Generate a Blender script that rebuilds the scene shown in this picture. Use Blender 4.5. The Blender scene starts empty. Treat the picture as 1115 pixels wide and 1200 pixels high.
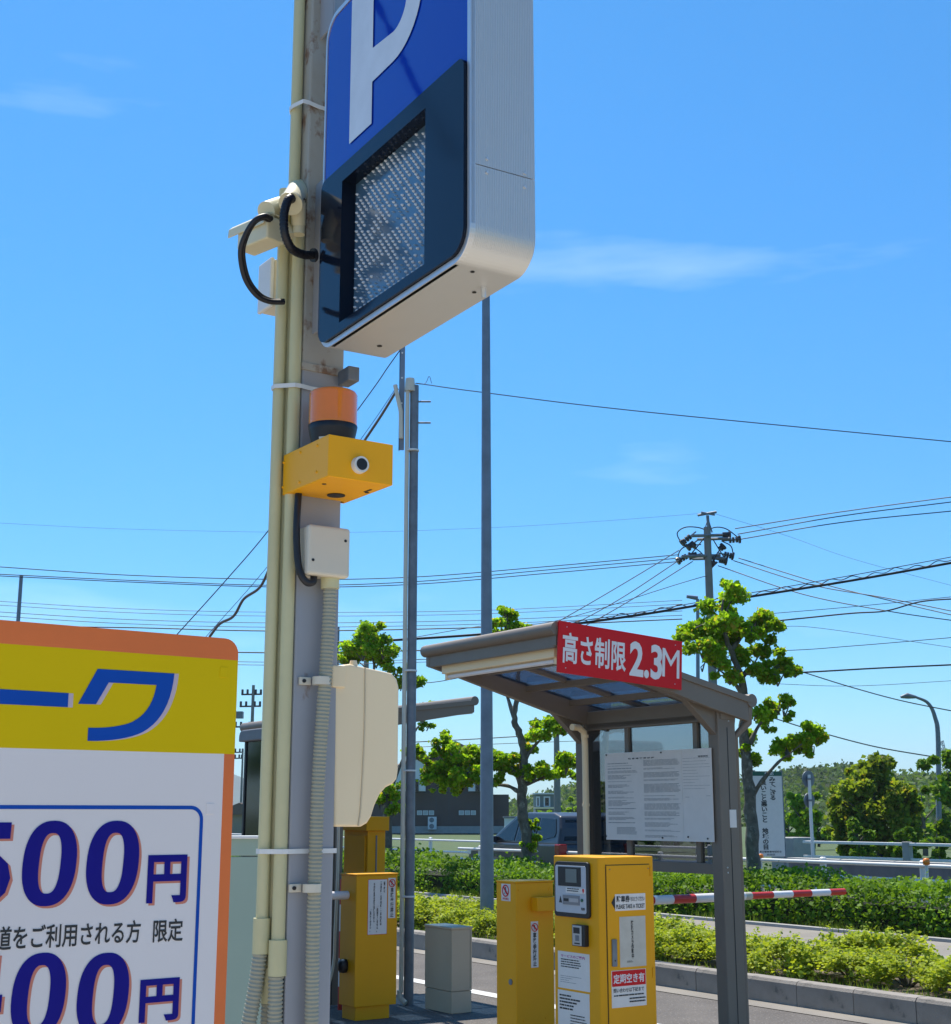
import bpy, math, random
import numpy as np
from mathutils import Vector, Matrix

scene = bpy.context.scene
COL = scene.collection
R = math.radians
rnd = random.Random(7)

# ------------------------------------------------------------------ camera, sky, sun, exposure
CAM_H, PITCH, F_PX, CX, CY = 1.55, R(12.3), 1620.0, 557.5, 600.0
cam_data = bpy.data.cameras.new('camera')
cam = bpy.data.objects.new('camera', cam_data); COL.objects.link(cam)
cam.location = (0, 0, CAM_H); cam.rotation_euler = (R(90) + PITCH, 0, 0)
cam_data.sensor_fit = 'HORIZONTAL'; cam_data.sensor_width = 36
cam_data.lens = 36 * F_PX / 1115
cam_data.clip_start = 0.05; cam_data.clip_end = 6000
scene.camera = cam

SUN_EL, SUN_AZ = 64.0, -22.0          # azimuth from +Y towards +X
sun_dir = Vector((math.sin(R(SUN_AZ)) * math.cos(R(SUN_EL)), math.cos(R(SUN_AZ)) * math.cos(R(SUN_EL)), math.sin(R(SUN_EL))))
world = bpy.data.worlds.new('World'); scene.world = world; world.use_nodes = True
wn = world.node_tree; wn.nodes.clear()
wo = wn.nodes.new('ShaderNodeOutputWorld'); bg = wn.nodes.new('ShaderNodeBackground')
sky = wn.nodes.new('ShaderNodeTexSky'); sky.sky_type = 'NISHITA'; sky.sun_disc = False
sky.sun_elevation = R(SUN_EL); sky.sun_rotation = R(SUN_AZ)
sky.air_density = 1.0; sky.dust_density = 0.1; sky.ozone_density = 2.2; sky.altitude = 50
hs = wn.nodes.new('ShaderNodeHueSaturation'); hs.inputs['Saturation'].default_value = 1.24; hs.inputs['Value'].default_value = 0.70
hs.inputs['Hue'].default_value = 0.497
wn.links.new(sky.outputs[0], hs.inputs['Color'])
# thin cirrus, all round the sky
tc = wn.nodes.new('ShaderNodeTexCoord'); mp = wn.nodes.new('ShaderNodeMapping')
mp.inputs['Scale'].default_value = (1.6, 1.6, 9.0); mp.inputs['Rotation'].default_value = (0, R(14), R(20))
mp.inputs['Location'].default_value = (1.33, -1.63, 2.50)
nz = wn.nodes.new('ShaderNodeTexNoise'); nz.inputs['Scale'].default_value = 1.5; nz.inputs['Detail'].default_value = 5; nz.inputs['Roughness'].default_value = 0.5
cr = wn.nodes.new('ShaderNodeValToRGB'); cr.color_ramp.elements[0].position = 0.62; cr.color_ramp.elements[1].position = 0.95
cr.color_ramp.elements[1].color = (0.34, 0.34, 0.34, 1)
mx = wn.nodes.new('ShaderNodeMix'); mx.data_type = 'RGBA'; mx.inputs[7].default_value = (7.0, 7.6, 8.2, 1)
wn.links.new(tc.outputs['Generated'], mp.inputs[0]); wn.links.new(mp.outputs[0], nz.inputs['Vector'])
wn.links.new(nz.outputs[0], cr.inputs[0]); wn.links.new(cr.outputs[0], mx.inputs[0])
sx = wn.nodes.new('ShaderNodeSeparateXYZ'); wn.links.new(tc.outputs['Generated'], sx.inputs[0])
hr = wn.nodes.new('ShaderNodeValToRGB'); he = hr.color_ramp.elements
he[0].position = 0.0; he[0].color = (.39, .60, .78, 1); he[1].position = .62; he[1].color = (.50, .87, .96, 1)
x_ = he.new(.16); x_.color = (.34, .66, .86, 1); x_ = he.new(.34); x_.color = (.41, .77, .93, 1)
wn.links.new(sx.outputs[2], hr.inputs[0])
tm_ = wn.nodes.new('ShaderNodeMix'); tm_.data_type = 'RGBA'; tm_.blend_type = 'MULTIPLY'; tm_.inputs[0].default_value = 1
wn.links.new(hs.outputs[0], tm_.inputs[6]); wn.links.new(hr.outputs[0], tm_.inputs[7])
wn.links.new(tm_.outputs[2], mx.inputs[6]); wn.links.new(mx.outputs[2], bg.inputs[0])
bg.inputs[1].default_value = 0.15
wn.links.new(bg.outputs[0], wo.inputs[0])
sd = bpy.data.lights.new('sun', 'SUN'); sun = bpy.data.objects.new('sun', sd); COL.objects.link(sun)
sd.energy = 3.9; sd.angle = R(0.53); sd.color = (1.0, 0.93, 0.82)
sun.rotation_euler = sun_dir.to_track_quat('Z', 'Y').to_euler(); sun.location = (0, 0, 30)
scene.view_settings.view_transform = 'Standard'; scene.view_settings.look = 'None'
scene.view_settings.exposure = 0.90; scene.view_settings.gamma = 1.0; scene.view_settings.use_curve_mapping = False
try:
    scene.cycles.transparent_max_bounces = 16; scene.cycles.max_bounces = 8
except Exception: pass

# ------------------------------------------------------------------ surveying helpers
sp, cp = math.sin(PITCH), math.cos(PITCH)
def ray(px, py):
    a = (px - CX) / F_PX; b = (CY - py) / F_PX
    return Vector((a, cp - b * sp, sp + b * cp))
O = Vector((0, 0, CAM_H))
def at(px, py, Y):
    r = ray(px, py); return O + r * (Y / r.y)
def gnd(px, py, z=0.0):
    r = ray(px, py); return O + r * ((z - CAM_H) / r.z)
RZ = R(34.0)
BV = Vector((math.cos(RZ), math.sin(RZ), 0)); DV = Vector((-math.sin(RZ), math.cos(RZ), 0))
def W(t, s, z=0.0):
    return BV * t + DV * s + Vector((0, 0, z))
def TS(p):
    return p.dot(BV), p.dot(DV)
class Fr:
    def __init__(s, x, y, rz, z=0.0):
        s.o = Vector((x, y, z)); s.rz = rz
        s.ex = Vector((math.cos(rz), math.sin(rz), 0)); s.ey = Vector((-math.sin(rz), math.cos(rz), 0))
    def loc(s, p):
        q = p - s.o; return Vector((q.dot(s.ex), q.dot(s.ey), q.z))
    def hit(s, px, py, plane, c):
        r = ray(px, py); o = s.loc(O); d = Vector((r.dot(s.ex), r.dot(s.ey), r.z))
        i = 'xyz'.index(plane); k = (c - o[i]) / d[i]
        return o + d * k

# ------------------------------------------------------------------ materials
MATS = {}
def mat(name, col, rough=0.6, metal=0.0, col2=None, nscale=8.0, amt=0.5, bump=0.0, bscale=60.0, spec=0.5, coat=0.0,
        streak=None, dirt=None, trans=0.0, emis=None, island=0.0):
    if name in MATS: return MATS[name]
    m = bpy.data.materials.new(name); m.use_nodes = True; n = m.node_tree; b = n.nodes['Principled BSDF']
    MATS[name] = m
    b.inputs['Roughness'].default_value = rough; b.inputs['Metallic'].default_value = metal
    b.inputs['Specular IOR Level'].default_value = spec; b.inputs['Coat Weight'].default_value = coat
    tcn = n.nodes.new('ShaderNodeTexCoord')
    src = None
    c4 = (*col, 1)
    if col2 is None: col2 = tuple(c * 0.82 for c in col)
    no = n.nodes.new('ShaderNodeTexNoise'); no.inputs['Scale'].default_value = nscale; no.inputs['Detail'].default_value = 6
    no.inputs['Roughness'].default_value = 0.6
    n.links.new(tcn.outputs['Object'], no.inputs['Vector'])
    rp = n.nodes.new('ShaderNodeMapRange'); rp.inputs[1].default_value = 0.35; rp.inputs[2].default_value = 0.7
    rp.inputs[3].default_value = 0; rp.inputs[4].default_value = amt
    n.links.new(no.outputs[0], rp.inputs[0])
    mxn = n.nodes.new('ShaderNodeMix'); mxn.data_type = 'RGBA'; mxn.inputs[6].default_value = c4; mxn.inputs[7].default_value = (*col2, 1)
    n.links.new(rp.outputs[0], mxn.inputs[0]); src = mxn.outputs[2]
    if dirt:   # (colour, threshold, scale, vertical stretch)
        dm = n.nodes.new('ShaderNodeMapping'); dm.inputs['Scale'].default_value = (1, 1, dirt[3])
        n.links.new(tcn.outputs['Object'], dm.inputs[0])
        dn = n.nodes.new('ShaderNodeTexNoise'); dn.inputs['Scale'].default_value = dirt[2]; dn.inputs['Detail'].default_value = 8
        dn.inputs['Roughness'].default_value = 0.65
        n.links.new(dm.outputs[0], dn.inputs['Vector'])
        dr = n.nodes.new('ShaderNodeMapRange'); dr.inputs[1].default_value = dirt[1]; dr.inputs[2].default_value = dirt[1] + 0.09
        dr.inputs[4].default_value = 0.85
        n.links.new(dn.outputs[0], dr.inputs[0])
        m2 = n.nodes.new('ShaderNodeMix'); m2.data_type = 'RGBA'; m2.inputs[7].default_value = (*dirt[0], 1)
        n.links.new(dr.outputs[0], m2.inputs[0]); n.links.new(src, m2.inputs[6]); src = m2.outputs[2]
    if island:
        ge = n.nodes.new('ShaderNodeNewGeometry')
        m3 = n.nodes.new('ShaderNodeHueSaturation')
        v = n.nodes.new('ShaderNodeMapRange'); v.inputs[3].default_value = 1 - island; v.inputs[4].default_value = 1 + island
        n.links.new(ge.outputs['Random Per Island'], v.inputs[0]); n.links.new(v.outputs[0], m3.inputs['Value'])
        n.links.new(src, m3.inputs['Color']); src = m3.outputs[0]
    n.links.new(src, b.inputs['Base Color'])
    if bump:
        bn = n.nodes.new('ShaderNodeTexNoise'); bn.inputs['Scale'].default_value = bscale; bn.inputs['Detail'].default_value = 5
        n.links.new(tcn.outputs['Object'], bn.inputs['Vector'])
        bu = n.nodes.new('ShaderNodeBump'); bu.inputs['Strength'].default_value = bump; bu.inputs['Distance'].default_value = 0.01
        n.links.new(bn.outputs[0], bu.inputs['Height']); n.links.new(bu.outputs[0], b.inputs['Normal'])
    if rough > 0.15:
        rr = n.nodes.new('ShaderNodeMapRange'); rr.inputs[3].default_value = max(0.05, rough - 0.1); rr.inputs[4].default_value = min(1, rough + 0.12)
        n.links.new(no.outputs[0], rr.inputs[0]); n.links.new(rr.outputs[0], b.inputs['Roughness'])
    if emis: b.inputs['Emission Color'].default_value = (*emis[0], 1); b.inputs['Emission Strength'].default_value = emis[1]
    return m
def leafmat(name, c1, c2, c3=None, tr=0.45, nscale=1.2, rough=0.58):
    m = bpy.data.materials.new(name); m.use_nodes = True; n = m.node_tree; n.nodes.clear(); MATS[name] = m
    out = n.nodes.new('ShaderNodeOutputMaterial'); ge = n.nodes.new('ShaderNodeNewGeometry')
    rp = n.nodes.new('ShaderNodeValToRGB'); e = rp.color_ramp.elements
    e[0].color = (*c1, 1); e[1].color = (*c2, 1); e[1].position = 0.9 if c3 else 1.0
    if c3:
        x = e.new(0.93); x.color = (*c3, 1)
    n.links.new(ge.outputs['Random Per Island'], rp.inputs[0])
    tcn = n.nodes.new('ShaderNodeTexCoord'); no = n.nodes.new('ShaderNodeTexNoise'); no.inputs['Scale'].default_value = nscale
    n.links.new(tcn.outputs['Object'], no.inputs['Vector'])
    mr = n.nodes.new('ShaderNodeMapRange'); mr.inputs[1].default_value = .3; mr.inputs[2].default_value = .7; mr.inputs[3].default_value = .72; mr.inputs[4].default_value = 1.3
    n.links.new(no.outputs[0], mr.inputs[0])
    hv = n.nodes.new('ShaderNodeHueSaturation'); n.links.new(rp.outputs[0], hv.inputs['Color']); n.links.new(mr.outputs[0], hv.inputs['Value'])
    b = n.nodes.new('ShaderNodeBsdfPrincipled'); b.inputs['Roughness'].default_value = rough; b.inputs['Specular IOR Level'].default_value = 0.16
    t = n.nodes.new('ShaderNodeBsdfTranslucent')
    tcx = n.nodes.new('ShaderNodeMix'); tcx.data_type = 'RGBA'; tcx.blend_type = 'MULTIPLY'; tcx.inputs[0].default_value = 1
    tcx.inputs[7].default_value = (1.5, 1.45, 0.5, 1)
    n.links.new(hv.outputs[0], tcx.inputs[6]); n.links.new(hv.outputs[0], b.inputs['Base Color']); n.links.new(tcx.outputs[2], t.inputs[0])
    ms = n.nodes.new('ShaderNodeMixShader'); ms.inputs[0].default_value = tr
    n.links.new(b.outputs[0], ms.inputs[1]); n.links.new(t.outputs[0], ms.inputs[2]); n.links.new(ms.outputs[0], out.inputs[0])
    return m
def glassmat(name, tint, through, rough=0.03, ior=1.5):
    m = bpy.data.materials.new(name); m.use_nodes = True; n = m.node_tree; n.nodes.clear(); MATS[name] = m
    out = n.nodes.new('ShaderNodeOutputMaterial')
    t = n.nodes.new('ShaderNodeBsdfTransparent'); t.inputs[0].default_value = (*through, 1)
    d = n.nodes.new('ShaderNodeBsdfGlossy'); d.inputs['Color'].default_value = (.92, .94, 1, 1); d.inputs['Roughness'].default_value = rough
    ms = n.nodes.new('ShaderNodeMixShader')
    lw = n.nodes.new('ShaderNodeLayerWeight'); lw.inputs[0].default_value = .5
    fr = n.nodes.new('ShaderNodeMath'); fr.operation = 'POWER'; fr.inputs[1].default_value = 4.0; n.links.new(lw.outputs['Facing'], fr.inputs[0])
    ad = n.nodes.new('ShaderNodeMath'); ad.operation = 'ADD'; ad.inputs[1].default_value = 0.10; ad.use_clamp = True
    n.links.new(fr.outputs[0], ad.inputs[0]); n.links.new(ad.outputs[0], ms.inputs[0])
    n.links.new(t.outputs[0], ms.inputs[1]); n.links.new(d.outputs[0], ms.inputs[2]); n.links.new(ms.outputs[0], out.inputs[0])
    return m

M_col = mat('column paint', (.33, .335, .36), .5, 0.1, (.30, .31, .33), 5, .6, dirt=((.16, .07, .03), .64, 9, .5))
M_colr = mat('rusty column paint', (.40, .38, .33), .6, 0.1, (.34, .30, .24), 6, .7, dirt=((.17, .075, .03), .53, 11, .7))
M_pvc = mat('cream conduit', (.60, .55, .31), .45, 0, (.50, .47, .27), 3, .7, dirt=((.30, .31, .20), .62, 5, .15))
M_pvcd = mat('corrugated conduit', (.36, .35, .27), .65, 0, (.29, .285, .22), 6)
M_beige = mat('beige plastic', (.90, .72, .46), .45, 0, (.84, .66, .41), 2.5, .6, dirt=((.5, .43, .31), .66, 5, .3))
M_jbox = mat('pale plastic', (.66, .60, .48), .45, 0, (.52, .5, .43), 5)
M_cambody = mat('camera housing', (.74, .66, .42), .38, 0, (.62, .58, .42), 9)
M_black = mat('black rubber', (.012, .012, .016), .45)
M_dark = mat('dark opening', (.01, .01, .012), .5)
M_strap = mat('white strap', (.75, .75, .73), .4)
M_alu = mat('ribbed aluminium', (.62, .63, .62), .42, 0.55, (.55, .56, .56), 3, .5)
M_rim = mat('silver rim', (.66, .68, .70), .35, .6)
M_bezel = mat('black bezel', (.006, .011, .024), .10, 0, (.008, .012, .025), 2, .5, spec=.24)
M_blue = mat('sign blue', (.001, .034, .40), .035, 0, (.001, .034, .40), 1.2, .4, spec=.45)
M_signwhite = mat('sign white', (.70, .72, .76), .2)
M_ledback = mat('led backing', (.07, .14, .22), .14, spec=.9)
M_led = mat('led lens', (.55, .62, .70), .08, 0, spec=.9, coat=1)
M_leddull = mat('dull led lens', (.24, .34, .44), .2, 0, spec=.7)
M_yel = mat('yellow powder coat', (.82, .37, .002), .48, 0, (.74, .325, .002), 2.2, .6, bump=.05, bscale=180, spec=.3, dirt=((.42, .24, .03), .66, 3, .22))
M_yelb = mat('bright yellow paint', (.88, .41, .003), .45, 0, (.82, .375, .003), 3, .5, spec=.3)
M_taupe = mat('taupe aluminium', (.20, .163, .128), .5, .1, (.175, .14, .11), 4, .6, dirt=((.26, .24, .21), .68, 6, .2))
M_paper = mat('paper', (.78, .73, .68), .6, 0, (.70, .66, .61), 14, .6, spec=.25)
M_paperw = mat('weathered paper', (.58, .54, .46), .6, 0, (.48, .44, .36), 12, .8)
M_ink = mat('black ink', (.02, .02, .022), .5)
M_inkg = mat('grey ink', (.22, .22, .23), .6)
M_navy = mat('navy ink', (.008, .006, .22), .55, spec=.15)
M_redink = mat('sign red', (.62, .010, .014), .5, 0, (.57, .009, .013), 2, spec=.25)
M_whiteink = mat('white print', (.78, .76, .76), .4)
M_pinkink = mat('magenta ink', (.45, .03, .28), .5)
M_orange = mat('sign orange', (.86, .19, .035), .6, 0, (.55, .12, .033), 2)
M_signyel = mat('sign yellow', (.76, .53, .002), .6, 0, (.70, .49, .002), 1.5, .8, spec=.12)
M_price = mat('sign panel white', (.80, .74, .72), .6, 0, (.76, .70, .68), 1.5, .8, dirt=((.66, .62, .58), .68, 3, .35), spec=.15)
M_roy = mat('royal blue print', (.004, .075, .42), .55, spec=.15)
M_shadowpink = mat('pale pink print', (.62, .48, .52), .4)
M_coral = mat('coral print', (.62, .20, .14), .4)
M_galv = mat('galvanised steel', (.20, .22, .245), .5, .35, (.13, .145, .17), 9, .8, dirt=((.17, .19, .2), .6, 14, .4))
M_pole = mat('grey painted pole', (.20, .235, .29), .45, .3, (.15, .18, .22), 6, .8)
M_conc = mat('concrete', (.36, .355, .34), .85, 0, (.27, .265, .25), 5, .7, bump=.25, bscale=90)
M_concd = mat('dark concrete', (.17, .165, .165), .9, 0, (.12, .12, .12), 4, .8, bump=.4, bscale=120, dirt=((.08, .08, .075), .58, 3, 1))
M_kerb = mat('kerb concrete', (.33, .30, .265), .9, 0, (.22, .20, .175), 3, .9, bump=.45, bscale=110, dirt=((.10, .10, .095), .6, 7, 1))
M_asph = mat('asphalt', (.125, .112, .10), .95, 0, (.085, .077, .07), 1.5, .9, bump=1.0, bscale=70, dirt=((.30, .27, .24), .57, 42, 1))
M_path = mat('sidewalk asphalt', (.25, .23, .20), .95, 0, (.18, .165, .145), 1.2, .9, bump=.4, bscale=120)
M_line = mat('road paint', (.62, .62, .60), .8, 0, (.4, .4, .39), 9, .7)
M_soil = mat('soil', (.12, .09, .06), .95, 0, (.07, .06, .035), 5, .9, bump=.6, bscale=30)
M_grass = mat('grass ground', (.045, .085, .018), .95, 0, (.075, .10, .03), 1.1, .9, bump=.8, bscale=25)
M_gbox = mat('greige box', (.56, .43, .29), .6, 0, (.50, .385, .26), 4)
M_wallgreen = mat('pale green panel', (.30, .40, .34), .45, 0, (.25, .35, .30), 2, .6, bump=.05, bscale=10)
M_white = mat('white paint', (.72, .72, .70), .4, 0, (.6, .6, .58), 6)
M_bark = mat('bark', (.155, .135, .105), .9, 0, (.075, .065, .05), 9, 1.0, bump=.9, bscale=45, dirt=((.26, .25, .21), .56, 14, .6))
M_amber = None
M_glass = glassmat('tinted acrylic', (.03, .035, .045), (.52, .52, .53), .03)
M_roofp = glassmat('roof polycarbonate', (.10, .16, .24), (.34, .44, .56), .12)
M_wind = mat('window glass', (.008, .010, .012), .08, 0, spec=.35)
L_tree = leafmat('tallow leaves', (.15, .29, .015), (.30, .46, .03), (.38, .30, .05), .58)
L_hedge = leafmat('hedge leaves', (.075, .16, .015), (.18, .31, .03), None, .35)
L_azal = leafmat('azalea leaves', (.23, .31, .03), (.42, .48, .065), None, .4)
L_dark = leafmat('camphor leaves', (.10, .17, .02), (.26, .34, .045), (.34, .30, .06), .5, .5)
L_mid = leafmat('mid leaves', (.14, .27, .025), (.28, .44, .045), None, .45, .5)
L_hill = leafmat('hill leaves', (.05, .09, .025), (.10, .17, .04), None, .35, .06)

# ------------------------------------------------------------------ mesh helpers
class MB:
    def __init__(s): s.v = []; s.f = []; s.sm = []
    def add(s, vs, fs, smooth=False, M=None):
        b = len(s.v)
        s.v += [tuple((M @ Vector(p)) if M else p) for p in vs]
        s.f += [tuple(b + i for i in f) for f in fs]; s.sm += [smooth] * len(fs); return s
    def box(s, x0, x1, y0, y1, z0, z1, M=None):
        vs = [(x0,y0,z0),(x1,y0,z0),(x1,y1,z0),(x0,y1,z0),(x0,y0,z1),(x1,y0,z1),(x1,y1,z1),(x0,y1,z1)]
        return s.add(vs, [(0,3,2,1),(4,5,6,7),(0,1,5,4),(1,2,6,5),(2,3,7,6),(3,0,4,7)], False, M)
    def cyl(s, p0, p1, r, r2=None, n=16, caps=True):
        p0, p1 = Vector(p0), Vector(p1); r2 = r if r2 is None else r2
        q = (p1 - p0).to_track_quat('Z', 'Y'); a = [i * 2 * math.pi / n for i in range(n)]
        u = [q @ Vector((math.cos(t), math.sin(t), 0)) for t in a]
        vs = [p0 + e * r for e in u] + [p1 + e * r2 for e in u]
        s.add(vs, [(i, (i+1) % n, n + (i+1) % n, n + i) for i in range(n)], n > 6)
        if caps: s.add(vs[:n], [tuple(range(n))[::-1]]); s.add(vs[n:], [tuple(range(n))])
        return s
    def tube(s, pts, r, n=8, rs=None, caps=True):
        pts = [Vector(p) for p in pts]; m = len(pts); vs = []; up = None
        for i, p in enumerate(pts):
            t = (pts[min(i+1, m-1)] - pts[max(i-1, 0)]).normalized()
            if up is None: up = Vector((0, 0, 1)) if abs(t.z) < .9 else Vector((1, 0, 0))
            a = t.cross(up).normalized(); b = a.cross(t); up = b
            rr = rs[i] if rs else r
            vs += [p + (a * math.cos(k*2*math.pi/n) + b * math.sin(k*2*math.pi/n)) * rr for k in range(n)]
        fs = [(i*n + k, i*n + (k+1) % n, (i+1)*n + (k+1) % n, (i+1)*n + k) for i in range(m-1) for k in range(n)]
        s.add(vs, fs, True)
        if caps: s.add(vs[:n], [tuple(range(n))]); s.add(vs[-n:], [tuple(range(n))[::-1]])
        return s
    def prism(s, poly, axis, a0, a1, M=None):
        """poly: 2D list; axis 'x': poly=(y,z); 'y': poly=(x,z); 'z': poly=(x,y)"""
        def P(q, a): return {'x': (a, q[0], q[1]), 'y': (q[0], a, q[1]), 'z': (q[0], q[1], a)}[axis]
        n = len(poly); vs = [P(q, a0) for q in poly] + [P(q, a1) for q in poly]
        return s.add(vs, [tuple(range(n))[::-1], tuple(range(n, 2*n))] + [(i, (i+1) % n, n + (i+1) % n, n + i) for i in range(n)], False, M)
    def lathe(s, prof, c, n=32, axis='z'):
        vs = []; m = len(prof)
        for r, h in prof:
            for k in range(n):
                a = k*2*math.pi/n
                vs.append((c[0] + r*math.cos(a), c[1] + r*math.sin(a), c[2] + h))
        return s.add(vs, [(i*n+k, i*n+(k+1) % n, (i+1)*n+(k+1) % n, (i+1)*n+k) for i in range(m-1) for k in range(n)], True)
def mesh_of(name, mb, m):
    me = bpy.data.meshes.new(name); me.from_pydata([tuple(v) for v in mb.v], [], mb.f)
    me.polygons.foreach_set('use_smooth', mb.sm); me.materials.append(m); me.update()
    return me
def fixn(me):
    import bmesh
    b = bmesh.new(); b.from_mesh(me); bmesh.ops.recalc_face_normals(b, faces=b.faces); b.to_mesh(me); b.free()
def obj(name, mb, m, parent=None, bevel=0, seg=2, kind=None, label=None):
    me = mesh_of(name, mb, m); fixn(me)
    o = bpy.data.objects.new(name, me); COL.objects.link(o)
    if parent: o.parent = parent
    if bevel:
        b = o.modifiers.new('bevel', 'BEVEL'); b.width = bevel; b.segments = seg; b.limit_method = 'ANGLE'; b.angle_limit = R(35)
    if kind: o['kind'] = kind
    if label: o['label'] = label
    return o
def inst(name, me, loc, parent=None, rz=0, sc=None):
    o = bpy.data.objects.new(name, me); COL.objects.link(o); o.location = loc; o.rotation_euler = (0, 0, rz)
    if sc: o.scale = sc
    if parent: o.parent = parent
    return o
def tag(o, label, cat, group=None, kind=None):
    if label: o['label'] = label
    if cat: o['category'] = cat
    if group: o['group'] = group
    if kind: o['kind'] = kind
    return o
def thing(name, fr, label, cat, group=None):
    o = bpy.data.objects.new(name, None); COL.objects.link(o); o.empty_display_size = .2
    if isinstance(fr, Fr): o.location = fr.o; o.rotation_euler = (0, 0, fr.rz)
    else: o.location = fr
    return tag(o, label, cat, group)
def rrect(a0, a1, b0, b1, r, n=8, rr=None):
    rs = rr or (r, r, r, r)      # corners: (a0,b0),(a1,b0),(a1,b1),(a0,b1)
    out = []
    for (ca, cb, st), q in zip(((a0, b0, 180), (a1, b0, 270), (a1, b1, 0), (a0, b1, 90)), rs):
        sx = 1 if ca == a0 else -1; sy = 1 if cb == b0 else -1
        if q <= 0: out.append((ca, cb)); continue
        for i in range(n + 1):
            t = R(st + 90 * i / n); out.append((ca + sx*q + q*math.cos(t), cb + sy*q + q*math.sin(t)))
    return out
def smooth_pts(pts, k=6):
    P = [Vector(p) for p in pts]; P = [P[0]*2 - P[1]] + P + [P[-1]*2 - P[-2]]; out = []
    for i in range(1, len(P) - 2):
        for j in range(k):
            t = j / k
            out.append(0.5 * ((2*P[i]) + (-P[i-1] + P[i+1])*t + (2*P[i-1] - 5*P[i] + 4*P[i+1] - P[i+2])*t*t + (-P[i-1] + 3*P[i] - 3*P[i+1] + P[i+2])*t*t*t))
    out.append(P[-2]); return out

# ---- lettering, baked as thin meshes on a face of a frame
_tc = {}
def text2d(s, bold=0.0, space=1.0, line=1.0, align='LEFT'):
    key = (s, bold, space, line, align)
    if key in _tc: return _tc[key]
    c = bpy.data.curves.new('t', 'FONT'); c.body = s; c.resolution_u = 3; c.offset = bold; c.space_character = space; c.space_line = line; c.align_x = align
    c.fill_mode = 'FRONT' if hasattr(c, 'fill_mode') else c.fill_mode
    o = bpy.data.objects.new('t', c); COL.objects.link(o); bpy.context.view_layer.update()
    m = bpy.data.meshes.new_from_object(o.evaluated_get(bpy.context.evaluated_depsgraph_get()))
    v = np.array([tuple(q.co)[:2] for q in m.vertices]); f = [tuple(p.vertices) for p in m.polygons]
    bpy.data.objects.remove(o); bpy.data.curves.remove(c); bpy.data.meshes.remove(m)
    v = (v - v.min(0)) / (v.max(0) - v.min(0)); _tc[key] = (v, f); return v, f
def face_pt(plane, c, u, z, off):
    return (u, c - off, z) if plane == 'y' else (c - off, u, z)
def letter(parent, plane, c, uL, uR, zB, zT, s, m, bold=.01, off=.003, name='lettering', shear=0.0, line=1.0, align='LEFT', space=1.0, label=None):
    v, f = text2d(s, bold, space, line, align)
    mb = MB(); mb.v = [face_pt(plane, c, uL + (a + shear * (b - .5)) * (uR - uL), zB + b * (zT - zB), off) for a, b in v]
    mb.f = f; mb.sm = [False] * len(f)
    me = mesh_of(name, mb, m); o = bpy.data.objects.new(name, me); COL.objects.link(o); o.parent = parent
    if label: o['label'] = label
    return o
def rect(fr, plane, c, pxl, pyt, pxr, pyb):
    mx_, my_ = (pxl + pxr)/2, (pyt + pyb)/2; i = 0 if plane == 'y' else 1
    return fr.hit(pxl, my_, plane, c)[i], fr.hit(pxr, my_, plane, c)[i], fr.hit(mx_, pyb, plane, c).z, fr.hit(mx_, pyt, plane, c).z
def plate(parent, plane, c, r, m, th=.003, name='sticker', lo=0.0, bevel=0, label=None):
    uL, uR, zB, zT = r; u0, u1 = min(uL, uR), max(uL, uR); mb = MB()
    if plane == 'y': mb.box(u0, u1, c - lo - th, c - lo, zB, zT)
    else: mb.box(c - lo - th, c - lo, u0, u1, zB, zT)
    return obj(name, mb, m, parent, bevel, label=label)
def sub(r, a0, a1, b0, b1):   # fractional sub rectangle: a left->right, b bottom->top
    uL, uR, zB, zT = r
    return uL + (uR-uL)*a0, uL + (uR-uL)*a1, zB + (zT-zB)*b0, zB + (zT-zB)*b1
def fineprint(parent, plane, c, r, rows, m=None, off=.0035, rg=None, name='fine_print', fill=.45, minw=.35):
    rg = rg or rnd; uL, uR, zB, zT = r; mb = MB(); dz = (zT - zB) / rows
    for i in range(rows):
        z1 = zT - i*dz; z0 = z1 - dz*fill; a = 0; end = rg.uniform(minw, 1)
        while a < end:
            b = min(end, a + rg.uniform(.04, .16))
            pts = [face_pt(plane, c, uL + (uR-uL)*q, z, off) for q, z in ((a, z0), (b, z0), (b, z1), (a, z1))]
            mb.add(pts, [(0, 1, 2, 3)]); a = b + rg.uniform(.006, .02)
    me = mesh_of(name, mb, m or M_inkg); o = bpy.data.objects.new(name, me); COL.objects.link(o); o.parent = parent; o['kind'] = 'stuff'
    return o
def screw(parent, plane, c, u, z, r=.006, m=None):
    mb = MB(); p = Vector(face_pt(plane, c, u, z, -.001)); q = Vector(face_pt(plane, c, u, z, .004)); mb.cyl(p, q, r, r*.7, 10)
    return obj('screw', mb, m or M_rim, parent)
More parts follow.
